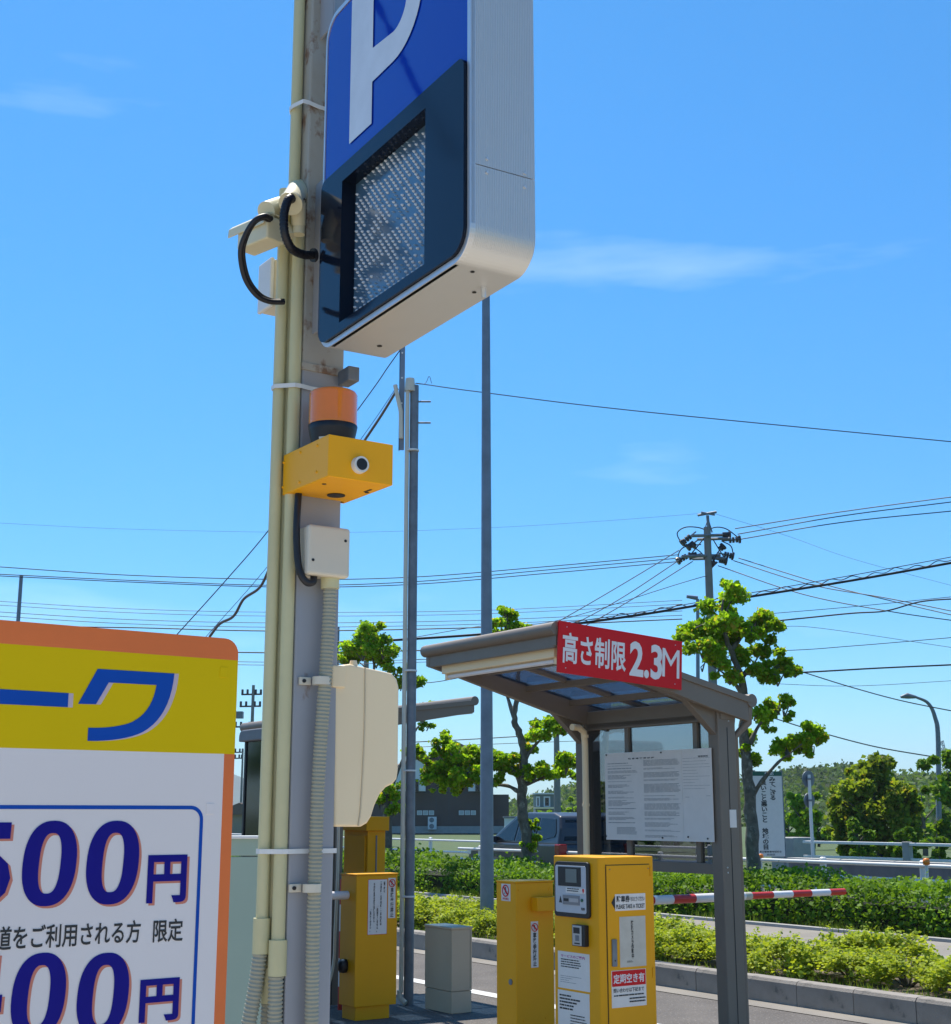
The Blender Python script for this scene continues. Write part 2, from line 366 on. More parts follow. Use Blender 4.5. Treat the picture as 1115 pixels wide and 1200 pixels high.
def icon_no(parent, plane, c, u, z, r, figure=True):
    """red prohibition ring with a walking figure"""
    mb = MB(); n = 28
    def P(a, b, off): return face_pt(plane, c, u + (a if plane == 'y' else -a), z + b, off)
    vs = [P(r*k*math.cos(t*2*math.pi/n), r*k*math.sin(t*2*math.pi/n), .0045) for k in (1, .8) for t in range(n)]
    mb.add(vs, [(i, (i+1) % n, n + (i+1) % n, n + i) for i in range(n)])
    w = r*.11; mb.add([P(-.6*r - w, .6*r - w, .0045), P(-.6*r + w, .6*r + w, .0045), P(.6*r + w, -.6*r + w, .0045), P(.6*r - w, -.6*r - w, .0045)], [(0, 1, 2, 3)])
    obj('prohibition_ring', mb, M_redink, parent)
    if figure:
        mb = MB()
        mb.add([P(.14*r*math.cos(t*.7854), .48*r + .14*r*math.sin(t*.7854), .0040) for t in range(8)], [tuple(range(8))])
        mb.add([P(-.12*r, -.02*r, .004), P(.12*r, -.02*r, .004), P(.10*r, .32*r, .004), P(-.14*r, .3*r, .004)], [(0, 1, 2, 3)])
        mb.add([P(-.12*r, 0, .0041), P(.02*r, 0, .0041), P(-.2*r, -.58*r, .0041), P(-.32*r, -.55*r, .0041)], [(0, 1, 2, 3)])
        mb.add([P(-.02*r, 0, .0042), P(.12*r, 0, .0042), P(.32*r, -.5*r, .0042), P(.2*r, -.56*r, .0042)], [(0, 1, 2, 3)])
        obj('walking_figure', mb, M_ink, parent)

def leafmesh(name, C, size, rg, m, up=0.3, var=.35, parent=None, kind='stuff'):
    """C: Nx3 leaf positions -> one mesh of folded leaves"""
    C = np.asarray(C); N = len(C)
    nrm = rg.normal(size=(N, 3)); nrm[:, 2] = np.abs(nrm[:, 2]) + up; nrm /= np.linalg.norm(nrm, axis=1)[:, None]
    a = np.cross(nrm, rg.normal(size=(N, 3))); a /= np.linalg.norm(a, axis=1)[:, None]; b = np.cross(nrm, a)
    L = size * (1 + var * rg.uniform(-1, 1, N))[:, None]; Wd = L * .42
    base = C - a*L*.5; tip = C + a*L*.5 - nrm*L*.12
    V = np.stack([base, C + b*Wd + nrm*L*.1, tip, C - b*Wd + nrm*L*.1], 1).reshape(-1, 3)
    me = bpy.data.meshes.new(name); me.vertices.add(4*N); me.vertices.foreach_set('co', V.astype('f').ravel())
    me.loops.add(4*N); me.loops.foreach_set('vertex_index', np.arange(4*N, dtype='i'))
    me.polygons.add(N); me.polygons.foreach_set('loop_start', np.arange(0, 4*N, 4, dtype='i'))
    try: me.polygons.foreach_set('loop_total', np.full(N, 4, dtype='i'))
    except Exception: pass
    me.update(calc_edges=True); me.validate(); me.materials.append(m)
    if parent is False: return me
    o = bpy.data.objects.new(name, me); COL.objects.link(o)
    if parent: o.parent = parent
    if kind: o['kind'] = kind
    return o
def ball(rg, n, r, shell=.55, flat=.85):
    d = rg.normal(size=(n, 3)); d /= np.linalg.norm(d, axis=1)[:, None]
    q = (shell + (1-shell) * rg.uniform(0, 1, n)) * (1 + .16*rg.normal(size=n))
    d = d * (r * q)[:, None]; d[:, 2] *= flat; return d

# ------------------------------------------------------------------ ground, roads, kerb
def sheet(name, t0, t1, s0, s1, z, m, kind='structure', nx=1):
    mb = MB(); mb.add([W(t0, s0, z), W(t1, s0, z), W(t1, s1, z), W(t0, s1, z)], [(0, 1, 2, 3)])
    o = obj(name, mb, m); o['kind'] = kind; return o
mb = MB(); mb.add([(-2500, -600, -.06), (2500, -600, -.06), (2500, 4000, -.06), (-2500, 4000, -.06)], [(0, 1, 2, 3)])
obj('ground', mb, M_grass, kind='structure')
sheet('car_park', -45, 8.86, -40, 70, 0.0, M_asph)
sheet('bounce_forecourt', -30, 6.9, -34, 5, .004, mat('tan bounce ground', (.46, .40, .32), .9, 0, (.38, .33, .27), 2, .8, bump=.2))  # unseen pale ground, added to bounce warm light onto the shaded faces
sheet('road_marking', 7.12, 7.28, -20, 60, .004, M_line)
sheet('road_marking', -.1, .03, 14, 60, .004, M_line)
sheet('planting_strip', 8.98, 11.9, -40, 80, .13, M_soil)
sheet('sidewalk', 11.9, 13.55, -40, 80, .134, M_path)
sheet('hedge_bed', 13.55, 17.6, -40, 80, .13, M_soil)
sheet('road', 17.6, 22.2, -60, 140, .0, M_asph)
mb = MB(); mb.box(13.43, 13.55, -40, 80, .0, .17); o = obj('sidewalk_edging', mb, M_conc, kind='structure'); o.rotation_euler = (0, 0, RZ)
# kerb of separate precast blocks
kerb = bpy.data.objects.new('kerb', None); COL.objects.link(kerb); kerb.rotation_euler = (0, 0, RZ); kerb['kind'] = 'structure'
prof = [(0, -.02), (.0, .17), (.015, .195), (.035, .20), (.135, .20), (.15, .19), (.15, -.02)]
mb = MB(); mb.prism(prof, 'y', 0.004, .596); me = mesh_of('kerb_block', mb, M_kerb); fixn(me)
for i in range(90):
    inst('kerb_block', me, (8.84 + rnd.uniform(-.004, .004), -3 + i*.6, rnd.uniform(-.004, .003)), kerb, rnd.uniform(-.004, .004))
# gutter strip of concrete beside the kerb
sheet('gutter', 8.58, 8.84, -3, 52, .005, M_path)

# ------------------------------------------------------------------ main column with conduits
cf = Fr(-.551, 4.2, RZ)
CW = .15; CD = .075
colm = thing('steel_column', cf, 'blue-grey square steel column carrying the blue parking sign, with rust patches', 'column')
o = obj('shaft', MB().box(0, CW, 0, CD, 0, 2.95), M_col, colm, .006)
o = obj('shaft', MB().box(0, CW, 0, CD, 2.95, 5.6), M_colr, colm, .006, label='upper rusty length of the column')
obj('joint_plate', MB().box(-.004, CW + .006, -.006, CD + .004, 2.93, 2.955), M_colr, colm, .002)
# cream conduits on its left face
cdt = []
for (xx, yy, r, z0, z1) in ((-.021, .012, .020, 1.10, 3.50), (-.020, .058, .019, 1.02, 5.6), (-.056, .050, .019, 1.16, 3.55)):
    mb = MB().cyl((xx, yy, z0), (xx, yy, z1), r, n=20)
    o = obj('conduit', mb, M_pvc); o.location = cf.o; o.rotation_euler = (0, 0, RZ); cdt.append(o)
    k = obj('socket', MB().cyl((xx, yy, z0 - .01), (xx, yy, z0 + .09), r + .007, n=20), M_pvc, o)
tag(cdt[0], 'nearest of the three cream conduits, ending below the upper security camera', 'conduit', 'cream conduits on the column')
tag(cdt[1], 'only cream conduit that runs on up the column past the cameras and the sign', 'conduit', 'cream conduits on the column')
tag(cdt[2], 'outermost left cream conduit on the column, ending behind the lower security camera', 'conduit', 'cream conduits on the column')
def corr(pts, r, name, m, parent=None, pitch=.0115):
    P = smooth_pts(pts, 40); out = []; rs = []; acc = 0
    L = [0]
    for i in range(1, len(P)): L.append(L[-1] + (P[i] - P[i-1]).length)
    n = int(L[-1] / (pitch / 4)); j = 0
    for i in range(n + 1):
        d = L[-1] * i / n
        while j < len(L) - 2 and L[j+1] < d: j += 1
        t = (d - L[j]) / max(1e-6, L[j+1] - L[j]); out.append(P[j].lerp(P[j+1], t)); rs.append(r if i % 4 < 2 else r * .85)
    return obj(name, MB().tube(out, r, 14, rs), m, parent)
for k, (pts, lab) in enumerate((
        ([(-.024, .012, 1.11), (-.024, .012, .7), (-.024, .012, .0)], 'corrugated hose straight below the nearest cream conduit at the column foot'),
        ([(-.02, .062, 1.03), (-.03, .062, .8), (-.07, .05, .4), (-.12, .05, .0)], 'corrugated hose below the middle cream conduit at the column foot'),
        ([(-.056, .05, 1.17), (-.08, .05, 1.0), (-.16, .05, .6), (-.26, .05, .0)], 'corrugated hose slanting away to the left at the column foot'))):
    o = corr([Vector(p) for p in pts], .023, 'corrugated_hose', M_pvcd); o.location = cf.o; o.rotation_euler = (0, 0, RZ)
    tag(o, lab, 'hose', 'corrugated hoses at the column foot')
# straps
for i, z in enumerate((2.87, 3.85, 1.44)):
    mb = MB()
    P = [(-.078 if z < 3.5 else -.043, .035), (-.030, -.012), (-.01, -.014), (.03, -.006), (CW + .004, -.006), (CW + .006, CD + .004), (-.03, CD + .006), (-.076 if z < 3.5 else -.043, .06)]
    n = len(P); vs = []
    for a, b in P: vs += [(a, b, z - .007), (a, b, z + .007)]
    mb.add(vs, [(2*q, 2*((q+1) % n), 2*((q+1) % n) + 1, 2*q + 1) for q in range(n)])
    o = obj('strap', mb, M_strap, None); o.location = cf.o; o.rotation_euler = (0, 0, RZ)
    so = o.modifiers.new('solid', 'SOLIDIFY'); so.thickness = .002; so.offset = 1
    tag(o, ['white band around the column and conduits, above the amber beacon', 'white band around the column high up beside the blue sign', 'metal band around the column beside the beige meter box'][i], 'strap', 'bands around the column')

# ------------------------------------------------------------------ parking sign
sf = Fr(-.010, 3.32, R(31.0))
pz = thing('parking_sign', sf, 'big blue parking sign with white P, LED display and ribbed aluminium sides on the column', 'sign')
LW = sf.hit(375.5, 385, 'x', 0).y
Z0 = sf.hit(462, 357, 'x', 0).z; Z1 = sf.hit(407, 0, 'x', 0).z; TH = sf.hit(626.5, 200, 'y', 0).x; RC = .085
nose = sf.hit(552, 80, 'x', 0).z
loop = rrect(0, LW, Z0, Z1, RC, 10)
zs = sf.hit(588, 200, 'y', 0).z     # seam height on the side
def ribshell(zlo, zhi, name):
    full = rrect(0, LW, Z0, Z1, RC, 12); mb = MB(); P = []
    for i in range(len(full)):
        a, b = Vector(full[i]), Vector(full[(i+1) % len(full)]); P.append(a)
        for zc in (zlo, zhi):
            if zc is not None and (a.y - zc) * (b.y - zc) < 0: P.append(a.lerp(b, (zc - a.y)/(b.y - a.y)))
    nr = 36; xs = []
    for i in range(nr):
        x = TH * i / nr; w = TH/nr
        xs += [(x, 0.0), (x + w*.55, 0.0), (x + w*.7, -.0011), (x + w*.85, -.0011)]
    xs.append((TH, 0.0)); c = Vector((LW/2, (Z0+Z1)/2)); vs = []; m = len(P)
    for p in P:
        nn = Vector((0, 0))
        if p.x < RC: nn.x = (p.x - RC)/RC
        if p.x > LW-RC: nn.x = (p.x - LW + RC)/RC
        if p.y < Z0+RC: nn.y = (p.y - Z0 - RC)/RC
        if p.y > Z1-RC: nn.y = (p.y - Z1 + RC)/RC
        if nn.length: nn.normalize()
        for x, h in xs:
            flat = 0 if (p.y <= Z0 + RC*.35) else 1
            vs.append((x, p.x + nn.x*h*flat, p.y + nn.y*h*flat))
    k = len(xs); fs = []
    for i in range(m):
        j = (i+1) % m; mz = (P[i].y + P[j].y)/2
        if (zlo is None or mz > zlo) and (zhi is None or mz < zhi):
            fs += [(i*k+q, j*k+q, j*k+q+1, i*k+q+1) for q in range(k-1)]
    mb.add(vs, fs); o = obj(name, mb, M_alu, pz)
    so = o.modifiers.new('solid', 'SOLIDIFY'); so.thickness = .003
    return o
ribshell(None, zs - .0012, 'side_panel'); ribshell(zs + .0012, None, 'side_panel')
obj('back_plate', MB().prism(rrect(.006, LW-.006, Z0+.006, Z1-.006, RC, 8), 'x', TH*.97, TH*.99), M_alu, pz)
obj('body_core', MB().prism(rrect(.008, LW-.008, Z0+.008, Z1-.008, RC, 8), 'x', .045, TH*.96), M_bezel, pz)
# silver rim (annulus ring)
def ring(o1, o2, x0, x1, m, name):
    n = len(o1); mb = MB(); vs = [(x0, a, b) for a, b in o1] + [(x0, a, b) for a, b in o2] + [(x1, a, b) for a, b in o1] + [(x1, a, b) for a, b in o2]
    fs = []
    for i in range(n):
        j = (i+1) % n; fs += [(i, j, n+j, n+i), (2*n+i, 3*n+i, 3*n+j, 2*n+j), (i, 2*n+i, 2*n+j, j), (n+i, n+j, 3*n+j, 3*n+i)]
    mb.add(vs, fs); return obj(name, mb, m, pz)
E1 = rrect(0, LW, Z0, Z1, RC, 10); E2 = rrect(.016, LW-.010, Z0+.016, Z1-.016, RC-.016, 10)
ring(E1, E2, -.004, .011, M_rim, 'rim')
# blue panel + bezel
zb = sf.hit(462, 144, 'x', 0).z      # boundary between bezel and blue face
o = obj('blue_face', MB().prism(rrect(.017, LW-.011, zb - .05, Z1-.017, 0, 8, (0, 0, RC-.017, RC-.017)), 'x', -.001, .010), M_blue, pz, .001)
# display opening
yR = sf.hit(503, 260, 'x', 0).y; yL = sf.hit(404, 300, 'x', 0).y
dz1 = sf.hit(452, 173, 'x', 0).z; dz0 = sf.hit(452, 345, 'x', 0).z
ob = rrect(.018, LW-.012, Z0+.018, zb, 0, 10, (RC-.02, RC-.03, .03, .03))
cyy, czz = (yL+yR)/2, (dz0+dz1)/2; ib = []
hy, hz = abs(yL-yR)/2, (dz1-dz0)/2
for a, b in ob:
    dy, dz = a - cyy, b - czz; s_ = min(hy/abs(dy) if dy else 9e9, hz/abs(dz) if dz else 9e9); ib.append((cyy + dy*s_, czz + dz*s_))
# densify so that the opening keeps its corners
cn = [(cyy-hy, czz-hz), (cyy+hy, czz-hz), (cyy+hy, czz+hz), (cyy-hy, czz+hz)]
for c_ in cn:
    d = Vector((c_[0]-cyy, c_[1]-czz)); best = min(range(len(ib)), key=lambda i: (Vector(ib[i]) - Vector(c_)).length); ib[best] = c_
ring(ob, ib, -.014, .04, M_bezel, 'bezel')
obj('display_panel', MB().box(.034, .038, cyy-hy-.003, cyy+hy+.003, czz-hz-.003, czz+hz+.003), M_ledback, pz)
mbA, mbB = MB(), MB(); ny_, nz_ = 19, 30
pat = text2d('空', .02)
pv, pf = pat
from mathutils.geometry import intersect_point_tri_2d
def inpat(a, b):
    for f in pf:
        p0 = pv[f[0]]
        for i in range(1, len(f)-1):
            if intersect_point_tri_2d(Vector((a, b)), Vector(p0), Vector(pv[f[i]]), Vector(pv[f[i+1]])): return True
    return False
for i in range(ny_):
    for j in range(nz_):
        a = (i + .5 + .5*(j % 2))/(ny_ + .5); b = (j + .5)/nz_
        on = inpat(1-a, b)
        y = cyy - hy + 2*hy*a; z = czz - hz + 2*hz*b; r = .0050
        on = on or rnd.random() < .35; q = mbA if on else mbB
        if on or (i + j) % 3 == 0 or rnd.random() < .3:
            rr = r if on else r*.6
            q.lathe([(rr, 0), (rr*.9, .003), (rr*.5, .0065), (.0001, .008)], (0, 0, 0), 8)
            k = 32; 
            for t in range(len(q.v)-k, len(q.v)): x_, y_, z_ = q.v[t]; q.v[t] = (.034 - z_, y + x_, z + y_)
obj('lit_segment_leds', mbA, M_led, pz, kind='stuff'); obj('unlit_leds', mbB, M_leddull, pz, kind='stuff')
# the white P
xs0 = sf.hit(412.5, 90, 'x', 0).y; xs1 = sf.hit(438, 90, 'x', 0).y; sw = xs0 - xs1
zbt = sf.hit(425, 156, 'x', 0).z
zbi = sf.hit(438, 57, 'x', 0).z; zbo = sf.hit(438, 96, 'x', 0).z; sh = zbi - zbo
xr = sf.hit(497, 0, 'x', 0).y
ztop = min(zbi + sh*2.75, Z1 - .028); top_in = ztop - sh*.72; Rx = abs(xs1 - xr)
mb = MB(); n = 20; out = []; inn = []
oc = (zbo + ztop)/2; Ro = (ztop - zbo)/2; Ri = (top_in - zbi)/2; ys = xs1 - (Rx - Ro*1.0)
for i in range(n+1):
    t = -math.pi/2 + math.pi*i/n; out.append((ys - Ro*math.cos(t), oc + Ro*math.sin(t))); inn.append((ys - Ri*math.cos(t)*1.0 , oc + Ri*math.sin(t)))
out = [(xs1, zbo)] + out + [(xs1, ztop)]; inn = [(xs1, zbi)] + inn + [(xs1, top_in)]
m_ = len(out); px_ = -.0045
mb.add([(px_, a, b) for a, b in out] + [(px_, a, b) for a, b in inn], [(i, i+1, m_+i+1, m_+i) for i in range(m_-1)])
mb.add([(px_, xs0, zbt), (px_, xs1, zbt), (px_, xs1, ztop), (px_, xs0, ztop)], [(0, 1, 2, 3)])
obj('letter_p', mb, M_signwhite, pz)
# side seam screws, drain spout, holes
for px, py in ((571, 186), (571, 202), (615, 203), (615, 219)):
    h = sf.hit(px, py, 'y', 0); screw(pz, 'y', 0, h.x, h.z, .005)
for px, py, r in ((556, 342, .006), (554, 318, .006), (445, 405, .008)):
    h = sf.hit(px, py, 'z', Z0); obj('drain_hole', MB().cyl((h.x, h.y, Z0 - .001), (h.x, h.y, Z0 - .0022), r, n=12), M_dark, pz)
h = sf.hit(567, 337, 'z', Z0); obj('drain_spout', MB().cyl((h.x, h.y, Z0 + .002), (h.x, h.y, Z0 - .03), .008, .006, 12), M_rim, pz)
# bracket between sign and column
cl = [sf.loc(cf.o + cf.ex*a + cf.ey*b) for a, b in ((0, 0), (CW, 0))]
yc = min(cl[0].y, cl[1].y)
for z0_, z1_ in ((Z0 + .10, Z0 + .62), (Z0 + 1.15, Z0 + 1.6)):
    obj('mounting_bracket', MB().box(.02, .028, LW - .002, yc + .02, z0_, z1_).box(.02, .15, LW - .001, LW + .008, z0_, z1_), M_col, pz, .002)
obj('end_bracket', MB().box(.11, .15, LW + .02, LW + .10, Z0 - .06, Z0 - .012), M_galv, pz, .004)

# ------------------------------------------------------------------ amber beacon and its yellow siren box
af = Fr(-.434, 3.95, RZ)
zt = af.hit(378, 512, 'x', 0).z; zb_ = af.hit(377.5, 561, 'x', 0).z
wb = af.hit(460, 553, 'y', 0).x; lb = af.hit(331.5, 560, 'x', 0).y
ab = thing('siren_box', af, 'bright yellow exit warning box under the amber beacon on the column', 'alarm box')
ab.location.z = zb_; afz = zb_
obj('box_shell', MB().box(0, wb, 0, lb, 0, zt - zb_), M_yelb, ab, .003)
obj('seam', MB().box(-.0008, wb + .0008, -.0008, .001, .0015, zt - zb_ - .0015), M_yelb, ab, .001)
h = af.hit(420.5, 545.5, 'y', 0)
mb = MB(); mb.cyl((h.x, .002, h.z - zb_), (h.x, -.02, h.z - zb_), .0265, .0245, 24); obj('buzzer_ring', mb, M_white, ab, .002)
obj('buzzer_mouth', MB().cyl((h.x, -.018, h.z - zb_), (h.x, -.0215, h.z - zb_), .018, n=20), M_dark, ab)
h = af.hit(394, 580, 'z', zb_); obj('speaker_opening', MB().cyl((h.x, h.y, .001), (h.x, h.y, -.003), .028, n=24), M_dark, ab)
for px, py in ((380, 567), (437, 578), (405, 591)):
    h = af.hit(px, py, 'z', zb_); hx_, hy_ = min(max(h.x, .02), wb - .02), min(max(h.y, .02), lb - .02); obj('drain_hole', MB().cyl((hx_, hy_, .001), (hx_, hy_, -.0015), .007, n=12), M_dark, ab)
obj('slot', MB().box(wb - .034, wb - .026, lb*.25, lb*.25 + .04, -.0015, .001), M_dark, ab)
for px, py in ((333, 542), (332, 571), (352, 530), (351, 565), (372, 522), (371, 553)):
    h = af.hit(px, py, 'x', 0); screw(ab, 'x', 0, h.y, h.z - zb_, .005, M_yelb)
M_amber = bpy.data.materials.new('amber lens'); M_amber.use_nodes = True
_b = M_amber.node_tree.nodes['Principled BSDF']; _b.inputs['Base Color'].default_value = (1.0, .26, .004, 1); _b.inputs['Roughness'].default_value = .12
_b.inputs['Transmission Weight'].default_value = .3; _b.inputs['Coat Weight'].default_value = .8; _b.inputs['IOR'].default_value = 1.4
bx_, by_ = wb*.42, lb*.50
pc = af.o + af.ex*bx_ + af.ey*by_
bc = thing('amber_beacon', Vector((pc.x, pc.y, zt)), 'round amber warning beacon with black base on top of the yellow box', 'warning light')
# sized from its outline
hw = (at(425.5, 490, pc.y) - at(367.5, 490, pc.y)).x/2
zl0 = at(397, 500, pc.y).z - zt; zl1 = at(397, 460, pc.y).z - zt
r = hw
obj('base', MB().lathe([(r*.80, 0), (r*.86, .02), (r*.96, zl0*.75), (r, zl0), (r*.9, zl0+.001), (.001, zl0+.001)], (0, 0, 0), 40), M_black, bc)
mb = MB(); zz = np.linspace(zl0 + .001, zl1 - .012, 30)
mb.lathe([(r*(.985 if i % 2 else .965), float(z)) for i, z in enumerate(zz)] + [(r*.93, zl1 - .003), (r*.85, zl1), (.001, zl1 + .002)], (0, 0, 0), 48)
obj('lens', mb, M_amber, bc)
obj('reflector', MB().lathe([(r*.55, zl0+.002), (r*.6, zl1*.6), (r*.3, zl1*.85), (.001, zl1*.86)], (0, 0, 0), 24), mat('reflector', (.95, .7, .4), .2, .3), bc)
mb = MB(); a0 = R(-118)
vs = []
for i in range(7):
    t = a0 + i*.09
    vs += [(r*.90*math.cos(t), r*.90*math.sin(t), .004), (r*.965*math.cos(t), r*.965*math.sin(t), .022)]
mb.add(vs, [(2*i, 2*i+2, 2*i+3, 2*i+1) for i in range(6)]); obj('rating_label', mb, M_paper, bc)

# ------------------------------------------------------------------ junction box, black lead, corrugated conduit
def chit(px, py, c=0.0, plane='y'): return cf.hit(px, py, plane, c)
a_ = chit(363, 645, -.085).x; b_ = chit(410, 645, -.085).x; z1_ = chit(386, 617.5, -.085).z; z0_ = chit(386, 674, -.085).z
jb = thing('junction_box', cf, 'pale square junction box screwed to the column under the yellow box', 'junction box')
obj('box_base', MB().box(a_, b_, -.05, -.002, z0_, z1_), M_jbox, jb, .004)
obj('lid', MB().box(a_ - .003, b_ + .003, -.085, -.05, z0_ - .003, z1_ + .003), M_jbox, jb, .010, 3)
for px, py in ((405, 634), (367, 656)):
    h = chit(px, py, -.085); obj('screw', MB().cyl((h.x, -.084, h.z), (h.x, -.087, h.z), .0045, n=10), M_dark, jb)
pts = [chit(350, 578, -.02), chit(348, 610, -.035), chit(348, 640, -.04), chit(351, 668, -.05), chit(359, 682, -.06), chit(367, 682, -.06), chit(368, 674, -.05)]
o = obj('black_lead', MB().tube(smooth_pts(pts, 8), .011, 12), M_black); o.location = cf.o; o.rotation_euler = (0, 0, RZ)
tag(o, 'black lead looping from the yellow box into the junction box', 'cable')
pts = [chit(387, 676, -.04), chit(386, 720, -.04), chit(381, 800, -.04), chit(374, 900, -.035), chit(370, 1000, -.035), chit(367, 1100, -.035), chit(365, 1220, -.035)]
o = corr(pts, .0215, 'corrugated_conduit', M_pvcd); o.location = cf.o; o.rotation_euler = (0, 0, RZ)
tag(o, 'long grey corrugated conduit running down the column face from the junction box', 'conduit')
h0, h1 = chit(387, 674, -.04), chit(387, 690, -.04); obj('connector', MB().cyl(h0, h1, .029, n=20), M_pvc, o, .002)
for px, py in ((377, 798), (366, 1041)):
    h = chit(px, py, -.04)
    obj('saddle_clip', MB().cyl((h.x, -.038, h.z - .012), (h.x, -.038, h.z + .012), .0275, n=20).box(h.x - .06, h.x - .02, -.012, -.003, h.z - .012, h.z + .012), M_jbox, o, .002)
    obj('screw', MB().cyl((h.x - .045, -.011, h.z), (h.x - .045, -.0155, h.z), .006, n=10), M_dark, o)

# ------------------------------------------------------------------ beige meter box on the column's right face
mf = Fr(*(cf.o + cf.ex*CW).xy, RZ)
mt = thing('meter_box', mf, 'beige plastic meter box with rounded hood bolted to the right of the column', 'meter box')
yk = .0
def mh(px, py): return mf.hit(px, py, 'y', yk)
def mpoly(L): return [(mh(a, b).x, mh(a, b).z) for a, b in L]
hood = mpoly([(402, 779), (411, 778), (452, 787), (460, 789), (466, 796), (468.5, 806), (467.5, 903), (466, 913), (461, 919), (453, 923), (446, 931), (440, 944), (436, 957), (431, 965), (424, 969), (392, 969), (392, 800)])
obj('hood', MB().prism(hood, 'y', yk, yk + .30), M_beige, mt, .009, 4)
base = mpoly([(387, 780), (400, 779), (402, 800), (402, 966), (387, 967)])
obj('back_box', MB().prism(base, 'y', yk + .012, yk + .28), M_beige, mt, .006, 3)
ln = [mh(428, 782), mh(427, 860), mh(423, 940), mh(420, 968)]
sm_ = smooth_pts([Vector((p.x, yk - .0012, p.z)) for p in ln], 6)
obj('cover_seam', MB().tube(sm_, .0028, 6), mat('seam shade beige', (.66, .54, .36), .5), mt)
obj('lid_hinge', MB().box(mh(388, 800).x, mh(404, 800).x, yk - .008, yk + .02, mh(396, 806).z, mh(396, 780).z), M_beige, mt, .004)
h = mh(418, 778); obj('top_knob', MB().cyl((h.x, yk + .02, h.z - .004), (h.x, yk + .02, h.z + .012), .014, .010, 14), M_beige, mt)

# ------------------------------------------------------------------ security cameras
def camth(label, px, py, Y):
    p = at(px, py, Y); return thing('security_camera', p, label, 'camera', 'security cameras on the column')
YC = 4.12
q1 = at(345, 232, YC)
c1 = camth('upper beige security camera seen end-on, black hose curving out of its back', 345, 232, YC)
def rel(o, px, py, Y): return at(px, py, Y) - o.location
def capsule_cam(o, pb, pf, r, name='housing'):
    pb, pf = Vector(pb), Vector(pf); d = (pf - pb).normalized()
    obj(name, MB().cyl(pb, pf, r, r*.98, 28), M_cambody, o, .004, 3)
capsule_cam(c1, rel(c1, 341, 238, YC - .09), rel(c1, 350, 222, YC + .14), .036)
obj('back_cap', MB().cyl(rel(c1, 340.6, 238.6, YC - .093), rel(c1, 341.5, 237, YC - .085), .038, .038, 28), M_cambody, c1, .002)
obj('mounting_arm', MB().cyl(rel(c1, 349, 238, YC - .02), rel(c1, 350, 264, YC - .0), .026, .022, 18).cyl(rel(c1, 350, 262, YC), rel(c1, 350, 275, YC), .0195, n=18), M_cambody, c1, .002)
obj('gland', MB().cyl(rel(c1, 342, 232, YC - .092), rel(c1, 341.6, 233, YC - .11), .014, n=14), M_black, c1)
for px, py in ((357, 233), (334, 236)): obj('screw', MB().cyl(rel(c1, px, py, YC - .06), rel(c1, px, py + .4, YC - .068), .004, n=8), M_dark, c1)
c2 = camth('lower beige security camera with sunshade and rating label, pointing away to the left', 305, 262, YC)
pb, pf = rel(c2, 320, 262, YC - .05), rel(c2, 287, 276, YC + .05)
obj('bracket_ball', MB().cyl(rel(c2, 312, 247, YC - .06), rel(c2, 328, 243, YC + .02), .030, .034, 24), M_cambody, c2, .004)
obj('bracket_arm', MB().tube([rel(c2, 318, 244, YC - .02), rel(c2, 328, 256, YC), rel(c2, 338, 278, YC)], .024, 14), M_cambody, c2)
d = (pf - pb).normalized(); q = d.to_track_quat('Y', 'Z').to_matrix().to_4x4(); T = Matrix.Translation(pb) @ q
obj('housing', MB().box(-.036, .036, -.02, (pf-pb).length - .01, -.064, .014, T), M_cambody, c2, .006, 3)
hp = [(q_[0]*1.18, q_[1]*1.15) for q_ in [(-.038, -.012), (-.036, .012), (-.024, .024), (0, .029), (.024, .024), (.036, .012), (.038, -.012), (.034, -.012), (.032, .010), (.02, .019), (0, .024), (-.02, .019), (-.032, .010), (-.034, -.012)]]
obj('sunshade', MB().prism(hp, 'y', -.01, (pf-pb).length + .03, T), M_cambody, c2, .001)
obj('lens_window', MB().cyl(T @ Vector((0, (pf-pb).length - .012, -.015)), T @ Vector((0, (pf-pb).length - .004, -.015)), .02, n=18), M_dark, c2)
obj('rating_label', MB().box(-.0308, -.0300, .03, .09, -.036, -.016, T), M_paper, c2)
# black hoses
def hose(pts, r, lab, Y):
    P = smooth_pts([at(a, b, Y + (c[0] if c else 0)) for a, b, *c in pts], 10); o0 = P[0]
    o = obj('black_hose', MB().tube([p - o0 for p in P], r, 12), M_black); o.location = o0
    return tag(o, lab, 'hose', 'black hoses of the security cameras')
ho = hose([(342, 231, -.11), (337, 236, -.13), (333, 252, -.14), (334, 274, -.14), (342, 291, -.11), (355, 298, -.06), (368, 299, -.02)], .0125, 'thick ribbed black hose from the upper camera into the sign bracket', YC)
P_ = smooth_pts([at(a, b, YC + c) - ho.location for a, b, c in ((342, 231, -.11), (337, 236, -.13), (333, 252, -.14), (334, 274, -.14), (342, 291, -.11), (355, 298, -.06), (368, 299, -.02))], 10)
for i in range(3, len(P_)-2, 2):
    t = (P_[i+1] - P_[i]).normalized(); obj('hose_rib', MB().cyl(P_[i] - t*.003, P_[i] + t*.003, .0140, n=12), M_black, ho)
obj('end_collar', MB().cyl(at(366.5, 299, YC - .02) - ho.location, at(369, 299, YC - .015) - ho.location, .022, n=18), M_black, ho, .002)
hose([(318, 256, -.09), (310, 253, -.12), (298, 259, -.13), (287, 277, -.12), (282, 297, -.10), (287, 325, -.06), (300, 345, -.03), (315, 353, 0), (333, 354, .03)], .0085, 'outer thin black cable looping down from the lower camera', YC)
